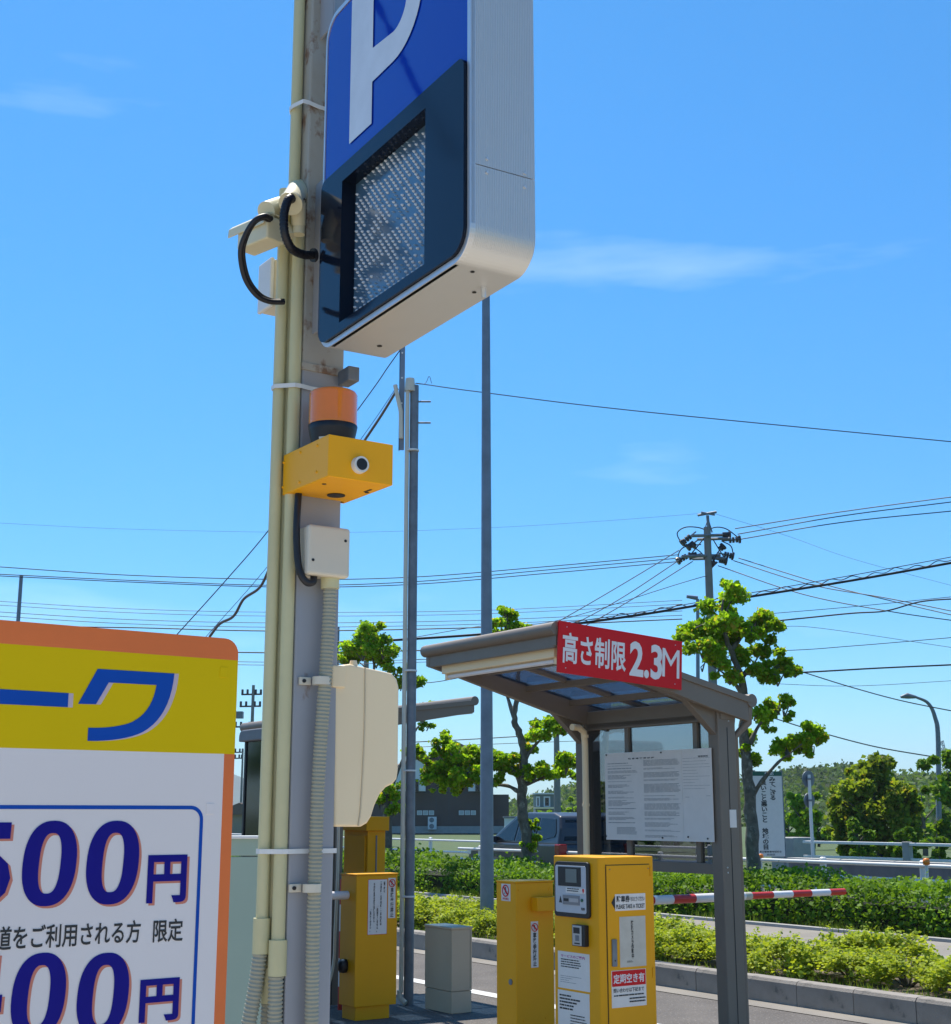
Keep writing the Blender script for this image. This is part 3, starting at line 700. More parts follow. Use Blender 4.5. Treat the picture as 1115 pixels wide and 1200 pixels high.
hose([(316, 259, -.08), (308, 256, -.11), (298, 262, -.12), (289, 279, -.11), (285.5, 298, -.09), (291, 325, -.05), (303, 343, -.02), (317, 351, .01), (333, 352, .04)], .006, 'inner thin black cable looping down from the lower camera', YC)
# grey terminal box behind the conduits
gb = Fr(*at(332, 332, 4.3).xy, RZ)
x0 = gb.hit(321, 332, 'y', 0).x; zt_ = gb.hit(327, 304, 'y', 0).z; zb2 = gb.hit(327, 360, 'y', 0).z
g = thing('terminal_box', gb, 'small pale grey terminal box behind the conduits beside the sign', 'junction box')
obj('box_shell', MB().box(x0, x0 + .10, 0, .09, zb2, zt_), M_jbox, g, .006)
obj('lid', MB().box(x0 - .014, x0, -.004, .094, zb2 - .003, zt_ + .003), M_white, g, .005)

# ------------------------------------------------------------------ price sign
pe = at(276, 850, 3.2)
pf_ = Fr(pe.x, pe.y, R(37.0))
zt1 = pf_.hit(262, 748, 'y', 0).z
xl = pf_.hit(-45, 900, 'y', 0).x
ps = thing('price_sign', pf_, 'parking price board with orange and yellow header at the left edge of the photo', 'sign')
def P2(px, py): h = pf_.hit(px, py, 'y', 0); return (h.x, h.z)
def prect(x0, x1, z0, z1, th, off, m, name, rr=None):
    return obj(name, MB().prism(rrect(x0, x1, z0, z1, 0, 6, rr or (0, 0, 0, 0)), 'y', -off - th, -off), m, ps)
zy1 = pf_.hit(130, 763.5, 'y', 0).z; zy0 = pf_.hit(130, 880, 'y', 0).z
obj('board', MB().prism(rrect(xl, 0, .55, zt1, 0, 8, (.03, .03, .035, .035)), 'y', 0, .03), M_price, ps, .002)
prect(xl, 0, zy1, zt1, .0006, .001, M_orange, 'orange_band', (0, 0, .035, .035))
prect(xl, 0, zy0, zy1, .0006, .001, M_signyel, 'yellow_band')
xo = pf_.hit(258, 1000, 'y', 0).x
prect(xo, 0, .56, zy0, .0006, .001, M_orange, 'orange_edge')
prect(xl, xo - .0, .56, zy0, .0006, .001, M_price, 'white_field')
# ク and the long bar, from their own outlines
def glyph(outer, name, m, dx=0, dz=0, off=.0024):
    mb = MB(); mb.add([(P2(a, b)[0] + dx, -off, P2(a, b)[1] + dz) for a, b in outer], [tuple(range(len(outer)))])
    me = mesh_of(name, mb, m); o = bpy.data.objects.new(name, me); COL.objects.link(o); o.parent = ps; return o
def qb(p0, p1, p2, n=8): return [((1-t)**2*p0[0] + 2*t*(1-t)*p1[0] + t*t*p2[0], (1-t)**2*p0[1] + 2*t*(1-t)*p1[1] + t*t*p2[1]) for t in [i/n for i in range(n+1)]]
def ribbon(A, B, name, m, dx=0, off=.0024):
    mb = MB(); n = len(A); V = [(P2(*p)[0] + dx, -off, P2(*p)[1]) for p in A] + [(P2(*p)[0] + dx, -off, P2(*p)[1]) for p in B]
    mb.add(V, [(i, i+1, n+i+1, n+i) for i in range(n-1)])
    me = mesh_of(name, mb, m); o = bpy.data.objects.new(name, me); COL.objects.link(o); o.parent = ps; return o
outerA = [(91, 825), (114, 784), (204, 789.5)] + qb((204, 789.5), (199, 840), (167, 858), 10)[1:] + qb((167, 858), (145, 869), (102, 868.5), 8)[1:]
innerB = [(112, 825.5), (127, 800), (183, 803)] + qb((183, 803), (177, 838), (150, 848), 10)[1:] + qb((150, 848), (130, 854), (103, 853), 8)[1:]
for dx, m, nm, off in ((.011, M_shadowpink, 'lettering_shadow', .0018), (0, M_roy, 'lettering', .0026)):
    ribbon(outerA, innerB, nm, m, dx, off)
    ribbon([(-44, 805), (80, 812.5)], [(-44, 823), (79, 829)], nm, m, dx, off)
# blue rounded frame
xa, xb = xl + .045, P2(236, 1000)[0]; zf = P2(120, 944)[1]
A = rrect(xa, xb, .62, zf, .03, 8); Bq = rrect(xa + .008, xb - .008, .628, zf - .008, .023, 8)
n = len(A); mb = MB(); mb.add([(a, -.0024, b) for a, b in A] + [(a, -.0024, b) for a, b in Bq], [(i, (i+1) % n, n + (i+1) % n, n + i) for i in range(n)])
obj('frame_line', mb, M_roy, ps)
def pzero(pxl, pyt, pxr, pyb, m, off, dx, dz, name, sh=.05):
    u0, u1, z0, z1 = rect(pf_, 'y', 0, pxl, pyt, pxr, pyb); uc, zc, a, b = (u0+u1)/2, (z0+z1)/2, (u1-u0)/2, (z1-z0)/2; n = 48; V = []
    for k, e in ((1, 2.35), (0, 2.6)):
        aa = a if k else a*.40; bb = b if k else b*.71
        for i in range(n):
            t = i*2*math.pi/n; c, s_ = math.cos(t), math.sin(t); x = aa*math.copysign(abs(c)**(2/e), c); z = bb*math.copysign(abs(s_)**(2/e), s_)
            V.append((uc + dx + x + sh*z*1.0, -off, zc + dz + z))
    mb = MB(); mb.add(V, [(i, (i+1) % n, n + (i+1) % n, n + i) for i in range(n)]); me = mesh_of(name, mb, m); o = bpy.data.objects.new(name, me); COL.objects.link(o); o.parent = ps; return o
def ptext(s, pxl, pyt, pxr, pyb, m, bold, off=.0028, dx=0, dz=0, shear=0, name='lettering'):
    u0, u1, z0, z1 = rect(pf_, 'y', 0, pxl, pyt, pxr, pyb)
    return letter(ps, 'y', 0, u0 + dx, u1 + dx, z0 + dz, z1 + dz, s, m, bold, off, name, shear)
for row, (yt, yb, l0, r0, l5) in enumerate(((962, 1062, 101, 161, 0), (1117, 1217, 88, 149, 0))):
    for dx, dz, m, nm, off in ((.006, -.0045, M_coral, 'lettering_shadow', .0021), (0, 0, M_navy, 'lettering', .003)):
        sc = (1, 1)
        if row == 0:
            pzero(101, 962, 162, 1060, m, off, dx, dz, nm); pzero(26, 962, 89, 1062, m, off, dx, dz, nm); ptext('5', -46, 964, 13, 1063, m, .03, off, dx, dz, .05, nm)
            ptext('円', 172, 1002, 218, 1058, m, .03, off, dx, dz, 0, nm)
        else:
            pzero(90, 1117, 150, 1215, m, off, dx, dz, nm); pzero(13, 1117, 76, 1217, m, off, dx, dz, nm); ptext('4', -60, 1119, 2, 1218, m, .035, off, dx, dz, .05, nm)
            ptext('円', 163, 1147, 209, 1197, m, .03, off, dx, dz, 0, nm)
ptext('道をご利用される方', -6, 1082, 164, 1110, M_ink, .016); ptext('限定', 179, 1077, 214, 1104, M_ink, .016)
for px, py in ((262, 788), (246, 948)):
    a, b = P2(px, py); obj('mounting_patch', MB().box(a - .010, a + .010, -.0030, -.0012, b - .012, b + .012), M_signyel if py < 900 else M_price, ps, .0008)
for xx in (xl + .05, -.06): obj('leg', MB().box(xx - .015, xx + .015, .031, .061, 0, zt1 - .1), M_galv, ps, .003)

# pale green panel fence behind the column
wf = Fr(*at(322, 1000, 5.6).xy, R(4)); zt2 = wf.hit(280, 979.5, 'y', 0).z; zs2 = wf.hit(280, 1003, 'y', 0).z
gw = thing('panel_fence', wf, 'pale green sheet panel fence with white top rail behind the column', 'fence')
obj('top_rail', MB().box(-1.9, .0, -.02, .04, zt2 - .012, zt2), M_white, gw, .003)
for i in range(3):
    obj('panel', MB().box(-1.9 + i*.634, -1.9 + (i+1)*.634 - .004, 0, .02, .08, zs2 - .004), M_wallgreen, gw, .002)
    obj('upper_panel', MB().box(-1.9 + i*.634, -1.9 + (i+1)*.634 - .004, -.004, .02, zs2, zt2 - .012), M_wallgreen, gw, .002)
for x in (-1.88, -1.26, -.63, -.03): obj('post', MB().box(x - .02, x + .02, .022, .06, 0, zt2 - .012), M_galv, gw)

# ------------------------------------------------------------------ shelters
def shelter(fr, sg, label, L, board, zr=2.315, zf_=2.66, D=1.385):
    """sg=-1: roof reaches towards -x ; +1: towards +x"""
    s = thing('ticket_shelter', fr, label, 'shelter', 'cantilever shelters over the ticket machines')
    X = lambda a, b: tuple(sorted((sg*a, sg*b)))
    pass      # rear and front roof heights, reach
    def zroof(a): return zr + (zf_ - zr) * (a + .22) / (D + .22)
    for y in (0, L):
        obj('post', MB().box(*X(-.16, 0), y, y + .10, 0, zroof(-.08) - .10), M_taupe, s, .008, 3)
        obj('post_groove', MB().box(*X(-.085, -.079), y - .0015, y + .01, .02, zroof(0) - .25), M_dark, s)
        obj('base_plate', MB().box(*X(-.20, .04), y - .04, y + .14, 0, .012), M_galv, s)
    for y in (-.05, L - .02):
        pol = [(sg*-.24, zroof(-.24) - .015), (sg*D, zroof(D) - .015), (sg*D, zroof(D) - .10), (sg*.1, zroof(.1) - .155), (sg*-.24, zroof(-.24) - .155)]
        obj('end_beam', MB().prism(pol, 'y', y, y + .04), M_taupe, s, .004)
    obj('tie_beam', MB().box(*X(-.15, -.02), -.01, L - .02, zr - .15, zr - .02), M_taupe, s, .004)
    for y in (0.0, L):
        pol = [(sg*-.2, zroof(-.2) - .05), (sg*(D-.1), zroof(D-.1) - .04), (sg*(D-.1), zroof(D-.1) - .085), (sg*.25, zroof(.25) - .14), (sg*-.0, zroof(0) - .30), (sg*-.16, zroof(-.16) - .30)]
        obj('bracket_arm', MB().prism(pol, 'y', y + .02, y + .08), M_taupe, s, .004)
    ya, yb = -.06, L + .03
    obj('front_eave', MB().tube([(sg*D, ya, zf_ + .005), (sg*D, yb, zf_ + .005)], .042, 18), M_taupe, s)
    obj('front_fascia', MB().box(*X(D - .035, D - .005), ya + .03, yb - .03, zf_ - .11, zf_ - .01), M_taupe, s, .003)
    obj('gutter', MB().tube([(sg*-.27, ya, zr - .02), (sg*-.27, yb, zr - .02)], .045, 18), M_taupe, s)
    for a in (.12, .52, .95):
        obj('purlin', MB().box(*X(a - .025, a + .025), ya + .03, yb - .03, zroof(a) - .055, zroof(a) - .012), M_taupe, s, .002)
    k = 3
    for i in range(k):
        y0 = ya + .01 + (yb - ya - .02)*i/k; y1 = ya + .01 + (yb - ya - .02)*(i+1)/k
        mb = MB(); mb.add([(sg*-.24, y0 + .012, zroof(-.24)), (sg*(D-.01), y0 + .012, zroof(D-.01)), (sg*(D-.01), y1 - .012, zroof(D-.01)), (sg*-.24, y1 - .012, zroof(-.24))], [(0, 1, 2, 3)])
        o = obj('roof_pane', mb, M_roofp, s); so = o.modifiers.new('solid', 'SOLIDIFY'); so.thickness = .005
    for i in range(k + 1):
        y0 = ya + .01 + (yb - ya - .02)*i/k
        pol = [(sg*-.26, zroof(-.26) + .012), (sg*D, zroof(D) + .012), (sg*D, zroof(D) - .03), (sg*-.26, zroof(-.26) - .03)]
        obj('rafter', MB().prism(pol, 'y', y0 - .014, y0 + .014), M_taupe, s, .002)
    # glass wall
    zg0, zg1 = .98, zr - .16
    if board: zg0 = fr.hit(770, 1010, 'x', -.06).z if sg < 0 else zg0
    xg = -.05
    obj('bottom_rail', MB().box(*X(xg - .03, xg + .03), .10, L, zg0 - .07, zg0), M_taupe, s, .003)
    obj('top_rail', MB().box(*X(xg - .03, xg + .03), .10, L, zg1, zg1 + .05), M_taupe, s, .003)
    ys = [.10, .26, .98, L]
    if not board: ys = [.1, .5, .95, L]
    for y in ys[1:-1]: obj('mullion', MB().box(*X(xg - .02, xg + .02), y - .022, y + .022, zg0, zg1), M_taupe, s, .003)
    for i in range(len(ys) - 1): obj('wall_pane', MB().box(*X(xg - .003, xg + .003), ys[i], ys[i+1], zg0, zg1), M_glass, s)
    return s, zroof
LS = 1.44
f1 = Fr(1.615, 9.3, RZ)
s1, zroof = shelter(f1, -1, 'taupe aluminium shelter with the red height limit sign, notice board in its glass wall', LS, True)
f2 = Fr(-1.115, 11.97, RZ)
s2, _ = shelter(f2, 1, 'second taupe shelter farther away, half hidden behind the column and meter box', LS, False, 2.35, 2.545, 1.30)
# light fitting under the front eave of near shelter
D = 1.385
obj('light_housing', MB().box(-(D - .06), -(D - .14), .05, 1.35, 2.50, 2.565), M_beige, s1, .006)
obj('lamp_tube', MB().cyl((-(D - .10), .09, 2.480), (-(D - .10), 1.31, 2.480), .015, n=14), M_whiteink, s1)
for y in (.07, 1.33): obj('lamp_holder', MB().box(-(D-.085), -(D-.115), y - .012, y + .012, 2.46, 2.50), M_beige, s1, .002)
# downpipes
pp = [(-.06, LS - .04, 2.22), (-.03, LS - .06, 2.18), (-.03, LS - .06, 0.1)]
obj('downpipe', MB().tube([(-.20, LS - .12, 2.17), (-.12, LS - .10, 2.17), (-.06, LS - .08, 2.14), (-.05, LS - .08, 2.05), (-.05, LS - .08, .1)], .024, 14), M_beige, s1, label='cream downpipe')
for z in (2.1, 1.6, 1.05): obj('pipe_clip', MB().cyl((-.05, LS - .08, z), (-.05, LS - .08, z + .02), .029, n=14), M_beige, s1)
obj('downpipe', MB().tube([(.27, -.02, 2.27), (.26, -.02, 2.15), (.192, .05, 2.05), (.192, .05, .1)], .028, 14), M_taupe, s1, label='taupe downpipe')
obj('control_label', MB().box(.075, .135, -.0035, -.0005, f1.hit(857, 970, 'y', 0).z, f1.hit(857, 949, 'y', 0).z), M_paper, s1)
for px, py in ((854, 845), (853.5, 1023), (853, 1017)):
    h = f1.hit(px, py, 'y', 0); screw(s1, 'y', 0, h.x, h.z, .006)
# notice board
bc_ = -.012
L_ = lambda px, py: f1.hit(px, py, 'x', bc_)
yl, yr = L_(710.5, 930).y, L_(836, 930).y; zbT = L_(770, 880).z; zbB = L_(770, 985.5).z
nb = thing('notice_board', f1, 'large white notice board of fine print fixed inside the shelter wall', 'notice board')
ysp = L_(801, 930).y
obj('sheet', MB().box(bc_ - .006, bc_, ysp + .001, yl, zbB, zbT), M_paper, nb, .001)
obj('sheet', MB().box(bc_ - .006, bc_, yr, ysp - .001, zbB, zbT), M_paper, nb, .001, label='narrow right hand sheet')
H_ = zbT - zbB; sheetr = (yl, ysp, zbB, zbT); c2_ = bc_ - .006
letter(nb, 'x', c2_, *sub(sheetr, .32, .66, .915, .935), '駐車場管理規程', M_ink, .02, .001, space=1.6)
rg = random.Random(3)
def blocks(r, a0, a1, segs):
    for (b1, b0, rows, mw) in segs: fineprint(nb, 'x', c2_, sub(r, a0, a1, b0, b1), rows, M_inkg, .001, rg, fill=.38, minw=mw)
blocks(sheetr, .04, .44, [(.88, .86, 1, .6), (.85, .84, 1, .8), (.82, .80, 1, .3), (.79, .76, 3, .9), (.74, .69, 4, .5), (.67, .66, 1, .7), (.63, .59, 3, .5), (.56, .52, 3, .4), (.49, .47, 2, .3), (.45, .38, 6, .4), (.36, .34, 1, .8), (.32, .28, 3, .4), (.26, .22, 3, .5), (.20, .18, 1, .7)])
blocks(sheetr, .52, .98, [(.90, .83, 6, .9), (.81, .79, 2, .5), (.76, .70, 5, .9), (.68, .66, 2, .8), (.63, .53, 8, .9), (.50, .49, 1, .8), (.47, .44, 3, .6), (.41, .34, 6, .9), (.32, .27, 4, .7), (.25, .23, 2, .7), (.20, .15, 4, .4), (.12, .10, 2, .6), (.06, .03, 3, .5)])
blocks(sheetr, .15, .42, [(.145, .06, 7, .9)])
r2_ = (ysp, yr, zbB, zbT)
letter(nb, 'x', c2_, *sub(r2_, .56, .90, .905, .925), '管理規程', M_ink, .01, .001)
blocks(r2_, .04, .98, [(.90 - i*.033, .893 - i*.033, 1, .3 if i % 3 else .95) for i in range(11)])
blocks(r2_, .1, .25, [(.48, .47, 1, .9)]); blocks(r2_, .8, .95, [(.49, .48, 1, .9)])
for px, py in ((712, 885), (776, 882), (712, 980), (778, 982), (808, 981), (831, 983)):
    h = L_(px, py); obj('fixing', MB().cyl((c2_ - .001, h.y, h.z), (c2_ - .006, h.y, h.z), .006, n=10), M_dark, nb)
# red height sign on the near end
hf = Fr(*(f1.o - f1.ey*.082).xy, RZ)
hs_ = thing('height_limit_sign', hf, 'red sign with white height limit lettering, 2.3M, on the shelter roof edge', 'sign')
TL = hf.hit(659, 728, 'y', 0); TR = hf.hit(803, 752.5, 'y', 0); BL = hf.hit(653.5, 787.5, 'y', 0); BR = hf.hit(794.5, 806.5, 'y', 0)
Ls = (TR - TL).length; Hs = (TL - BL).length; ang = math.atan2(TR.z - TL.z, TR.x - TL.x)
hs_.location = hf.o + hf.ex*BL.x + Vector((0, 0, BL.z)); hs_.rotation_euler = (Matrix.Rotation(RZ, 3, 'Z') @ Matrix.Rotation(-ang, 3, 'Y')).to_euler()
obj('plate', MB().box(0, Ls, 0, .012, 0, Hs), M_redink, hs_, .002)
letter(hs_, 'y', 0, .03*Ls, .53*Ls, .19*Hs, .80*Hs, '高さ制限', M_whiteink, .022)
letter(hs_, 'y', 0, .56*Ls, .83*Ls, .13*Hs, .84*Hs, '2.3', M_whiteink, .03)
letter(hs_, 'y', 0, .83*Ls, .975*Ls, .22*Hs, .80*Hs, 'M', M_whiteink, 0)
for a, b in ((.06, .9), (.94, .9), (.06, .1), (.94, .1)): screw(hs_, 'y', 0, a*Ls, b*Hs, .004)

# ------------------------------------------------------------------ ticket machine
tf = Fr(.662, 7.5, RZ)
l_, w_ = tf.hit(650, 1100, 'x', 0).y, tf.hit(768, 1100, 'y', 0).x
zm = tf.hit(702, 1005, 'y', 0).z
tm = thing('ticket_machine', tf, 'yellow entry ticket machine with screen, stickers and paper notices', 'ticket machine')
ch = .03
obj('cabinet', MB().prism([(ch, 0), (w_, 0), (w_, l_), (0, l_), (0, ch)], 'z', .06, zm), M_yel, tm, .006, 3)
obj('plinth', MB().box(.02, w_-.02, .02, l_-.02, 0, .06), M_dark, tm)
# door on right face
dL, dR = tf.hit(712, 1100, 'y', 0).x, tf.hit(763, 1100, 'y', 0).x
zd1 = tf.hit(735, 1014, 'y', 0).z
mb = MB(); g_ = .0025
obj('door', MB().box(dL, dR, -.006, .0, .12, zd1), M_yel, tm, .002)
mb.box(dL - .004, dL - .001, -.0012, .001, .12, zd1); mb.box(dL - .004, dR, -.0012, .001, zd1 + .001, zd1 + .004); obj('door_gap', mb, M_dark, tm)
cd = -.006
def st(px0, py0, px1, py1, m=M_paper, c=cd, plane='y', name='sticker', **k):
    r = rect(tf, plane, c, px0, py0, px1, py1); plate(tm, plane, c, r, m, .0015, name, **k); return r
r = st(721, 1047.5, 756.5, 1067)
letter(tm, 'y', cd, *sub(r, .04, .48, .50, .90), '駐車券', M_ink, .03); letter(tm, 'y', cd, *sub(r, .50, .97, .54, .82), 'をおとりください', M_ink, .012)
letter(tm, 'y', cd, *sub(r, .03, .97, .12, .38), 'PLEASE TAKE A TICKET', M_ink, .02)
h1_, h2_ = sub(r, -.12, -.005, 0, 1)[:2]
zc = (r[2]+r[3])/2; obj('arrow', MB().prism([(h1_, zc), (h2_, r[2] + .008), (h2_, r[3] - .008)], 'y', cd - .0022, cd - .0005), M_ink, tm)
r = st(726.5, 1074, 757, 1133, M_paperw, name='paper_notice')
letter(tm, 'y', cd, *sub(r, .43, .53, .16, .92), '\n'.join('防犯カメラ作動中'), M_ink, .03, align='CENTER', line=.9)
fineprint(tm, 'y', cd, sub(r, .25, .8, .08, .12), 2, M_ink)
r = st(717, 1136.5, 757.5, 1180, name='notice')
plate(tm, 'y', cd, sub(r, .015, .985, .57, .985), M_redink, .0008, 'red_panel', lo=.0018)
letter(tm, 'y', cd, *sub(r, .05, .95, .64, .90), '定期空き有', M_whiteink, .02, .0032)
letter(tm, 'y', cd, *sub(r, .05, .93, .40, .52), '問い合わせは下記まで', M_ink, .012)
fineprint(tm, 'y', cd, sub(r, .06, .97, .26, .34), 1, M_ink, minw=.9); fineprint(tm, 'y', cd, sub(r, .5, .97, .07, .24), 2, M_ink, minw=.9)
hl = rect(tf, 'y', cd, 717, 1101, 722.5, 1133)
obj('door_handle', MB().box(hl[0], hl[1], cd - .010, cd, hl[2], hl[3]), M_galv, tm, .003); obj('keyhole', MB().cyl(((hl[0]+hl[1])/2, cd - .009, hl[2] + .03), ((hl[0]+hl[1])/2, cd - .0115, hl[2] + .03), .004, n=10), M_dark, tm)
# left face: screen unit
for z_ in (.16, .70, zd1 - .06): obj('hinge', MB().cyl((dR + .004, -.007, z_), (dR + .004, -.007, z_ + .05), .004, n=8), M_yel, tm)
for x_, z_ in ((dL + .02, zd1 - .02), (dR - .012, zd1 - .02)): screw(tm, 'y', cd, x_, z_, .0035, M_galv)
r = rect(tf, 'x', 0, 652.5, 1010, 693.0, 1075); yA, yB = r[1], r[0]
poly = rrect(yA, yB, r[2], r[3], .02, 6, (.02, .02, .035, .02))
obj('screen_bezel', MB().prism(poly, 'x', -.016, 0), M_black, tm, .003)
r2 = sub(r, .05, .93, .08, .93)
obj('face_panel', MB().prism(rrect(r2[1], r2[0], r2[2], r2[3], .012, 6), 'x', -.019, -.0155), mat('panel silver', (.50, .52, .56), .35), tm, .001)
plate(tm, 'x', -.019, sub(r2, .10, .85, .56, .97), M_black, .002, 'screen_frame'); plate(tm, 'x', -.021, sub(r2, .36, .72, .64, .93), mat('lcd grey', (.16, .20, .20), .15), .0015, 'screen')
plate(tm, 'x', -.019, sub(r2, .35, .98, .42, .53), M_paper, .0015, 'instruction_label'); fineprint(tm, 'x', -.0205, sub(r2, .40, .86, .43, .52), 2, M_ink, minw=.8, off=.001)
yy0, yy1, zz0, zz1 = sub(r2, .90, .95, .43, .52); obj('red_arrow', MB().prism([((yy0+yy1)/2, zz0), (yy0, (zz0+zz1)/2), (yy0, zz1), (yy1, zz1), (yy1, (zz0+zz1)/2)], 'x', -.0222, -.0204), M_redink, tm)
sl_ = sub(r2, .26, .80, .17, .37); plate(tm, 'x', -.019, sl_, mat('slot steel', (.25, .27, .32), .3, .6), .004, 'ticket_slot'); plate(tm, 'x', -.023, sub(sl_, .06, .35, .35, .65), M_ink, .001, 'slot_print'); plate(tm, 'x', -.023, sub(sl_, .4, .95, .3, .7), mat('slot silver', (.45, .46, .5), .3, .4), .001, 'slot_mouth')
h = sub(r2, .88, .88, .28, .28); obj('green_button', MB().cyl((-.018, h[0], h[2]), (-.024, h[0], h[2]), .0085, n=18), mat('green button', (.02, .12, .07), .3), tm)
letter(tm, 'x', -.019, *sub(r2, .84, .97, .07, .13), '発券', M_ink, .03, .0015)
p_ = sub(r2, .12, .22, .20, .34); obj('person_symbol', MB().prism([(p_[0], p_[2]), (p_[1], p_[2]), ((p_[0]+p_[1])/2, p_[3])], 'x', -.0205, -.0189), M_ink, tm)
# intercom
r = rect(tf, 'x', 0, 676.5, 1084, 690, 1109)
obj('intercom_housing', MB().box(-.03, 0, r[1] - .004, r[0] + .006, r[2], r[3]), M_black, tm, .003)
plate(tm, 'x', -.03, sub(r, .02, .80, .04, .97), mat('intercom silver', (.48, .5, .52), .3, .5), .003, 'intercom_face', bevel=.001)
plate(tm, 'x', -.033, sub(r, .12, .66, .60, .88), M_black, .001, 'intercom_lens'); plate(tm, 'x', -.033, sub(r, .28, .60, .25, .52), M_galv, .001, 'intercom_speaker'); plate(tm, 'x', -.033, sub(r, .2, .65, .10, .17), M_ink, .001, 'call_button')
for k, (a, b, t) in enumerate(((1116.5, 1160, 'サービスのご案内'), (1162.5, 1213, None))):
    r = rect(tf, 'x', 0, 654.5, a, 691.5, b); plate(tm, 'x', 0, r, M_paper, .0012, 'paper_notice')
    if t: letter(tm, 'x', 0, *sub(r, .10, .86, .84, .92), t, M_pinkink, .02, .002); fineprint(tm, 'x', 0, sub(r, .10, .82, .54, .80), 4, M_ink, .002, minw=.8); fineprint(tm, 'x', 0, sub(r, .08, .9, .12, .34), 4, M_inkg, .002, fill=.2, minw=.3)
    else: fineprint(tm, 'x', 0, sub(r, .06, .96, .52, .90), 5, M_ink, .002, minw=.4, fill=.5); fineprint(tm, 'x', 0, sub(r, .4, .95, .12, .46), 5, M_ink, .002, minw=.8, fill=.35)

# ------------------------------------------------------------------ barrier gates
def stripes(parent, x0, cuts, xe, y, z, r, first_red=False):
    xs_ = [x0] + cuts + [xe]; red = first_red
    for a, b in zip(xs_[:-1], xs_[1:]):
        obj('red_band' if red else 'white_band', MB().cyl((a, y, z), (b, y, z), r, n=18), mat('barrier red', (.55, .03, .02), .4) if red else M_whiteink, parent, .001); red = not red
g1 = Fr(.255, 9.0, RZ); z1g = g1.hit(604, 1033, 'y', 0).z
bg1 = thing('barrier_gate', g1, 'yellow barrier gate cabinet left of the ticket machine, its striped arm reaching right', 'barrier gate', 'barrier gates')
wg = g1.hit(649.5, 1100, 'y', 0).x; lg = g1.hit(582, 1100, 'x', 0).y
obj('cabinet', MB().box(0, wg, 0, lg, .07, z1g - .012), M_yel, bg1, .006, 3); obj('lid', MB().box(-.004, wg + .004, -.004, lg + .004, z1g - .012, z1g), M_yel, bg1, .004); obj('plinth', MB().box(.02, wg-.02, .02, lg-.02, 0, .07), M_yel, bg1)
r = rect(g1, 'y', 0, 624, 1051, 650, 1067); obj('arm_bracket', MB().box(r[0] - .01, wg + .03, -.07, 0, r[2], r[3]), M_yel, bg1, .004)
r = rect(g1, 'y', 0, 622.5, 1080, 631, 1134); plate(bg1, 'y', 0, r, M_paper, .0012, 'sticker')
letter(bg1, 'y', 0, *sub(r, .25, .75, .03, .76), '\n'.join('車路歩行禁止'), M_ink, .03, align='CENTER', line=1.0); icon_no(bg1, 'y', 0, (r[0]+r[1])/2, sub(r, 0, 0, .87, .9)[2], abs(r[1]-r[0])*.46)
r = rect(g1, 'x', 0, 588, 1036, 598.5, 1056); plate(bg1, 'x', 0, r, M_paper, .0012, 'sticker'); icon_no(bg1, 'x', 0, (r[0]+r[1])/2, sub(r, 0, 0, .6, 1)[2], abs(r[1]-r[0])*.38)
letter(bg1, 'x', 0, *sub(r, .15, .85, .05, .2), '歩行禁止', M_redink, .02)
for px, py in ((608, 1043), (644, 1042), (614, 1196), (640, 1193)):
    h = g1.hit(px, py, 'y', 0); screw(bg1, 'y', 0, h.x, h.z, .009, M_yel)
h = g1.hit(599, 1151, 'x', 0); obj('lock', MB().cyl((.001, h.y, h.z), (-.005, h.y, h.z), .018, n=18), M_galv, bg1, .001)
za = g1.hit(880, 1050, 'y', .02).z; xx = lambda px: g1.hit(px, 1050, 'y', .02).x
arm = bpy.data.objects.new('arm', None)
cuts = [xx(p) for p in (787.5, 813.5, 840, 862, 881, 905, 928, 950, 972)]
stripes(bg1, wg + .01, [xx(670), xx(700), xx(740), xx(765), cuts[0], cuts[1], cuts[2], cuts[3]], xx(872), .02, za, .030, False)
stripes(bg1, xx(880), [xx(905), xx(928), xx(950), xx(972)], xx(990), .02, za, .024, True)
obj('arm_joint', MB().cyl((xx(872), .02, za), (xx(880), .02, za), .027, n=18), mat('joint cream', (.5, .48, .38), .4), bg1, .002)
g2 = Fr(-.924, 11.1, RZ); z2g = g2.hit(440, 1024, 'y', 0).z; w2 = g2.hit(465.5, 1100, 'y', 0).x
bg2 = thing('barrier_gate', g2, 'yellow barrier gate cabinet with black latch and vertical price note, below the beige meter box', 'barrier gate', 'barrier gates')
obj('cabinet', MB().prism([(.0, 0), (w2, 0), (w2, .25), (0, .25)], 'z', .10, z2g - .012), M_yel, bg2, .006, 3); obj('lid', MB().box(-.006, w2 + .006, -.006, .256, z2g - .012, z2g), M_yel, bg2, .004)
obj('plinth', MB().box(.02, w2-.05, .02, .23, 0, .10), M_yel, bg2, .003)
obj('arm_stub', MB().cyl((-.17, .14, g2.hit(395, 1050, 'y', .1).z), (0, .14, g2.hit(395, 1050, 'y', .1).z), .032, n=18), M_whiteink, bg2, .002)
zz = g2.hit(395, 1050, 'y', .1).z; obj('arm_stub_end', MB().cyl((-.215, .14, zz), (-.171, .14, zz), .032, n=18), mat('barrier red', (0, 0, 0)), bg2, .003)
h = g2.hit(403, 1132, 'x', 0); obj('latch', MB().lathe([(.001, -.05), (.03, -.045), (.045, -.02), (.045, .03), (.03, .05), (.001, .055)], (-.02, h.y - .03, h.z), 16), M_black, bg2)
r = rect(g2, 'y', 0, 431.5, 1031, 453.5, 1095); plate(bg2, 'y', 0, r, M_paper, .0012, 'sticker'); plate(bg2, 'y', 0, sub(r, -.02, 1.02, -.007, 1.007), M_redink, .0006, 'sticker_border')
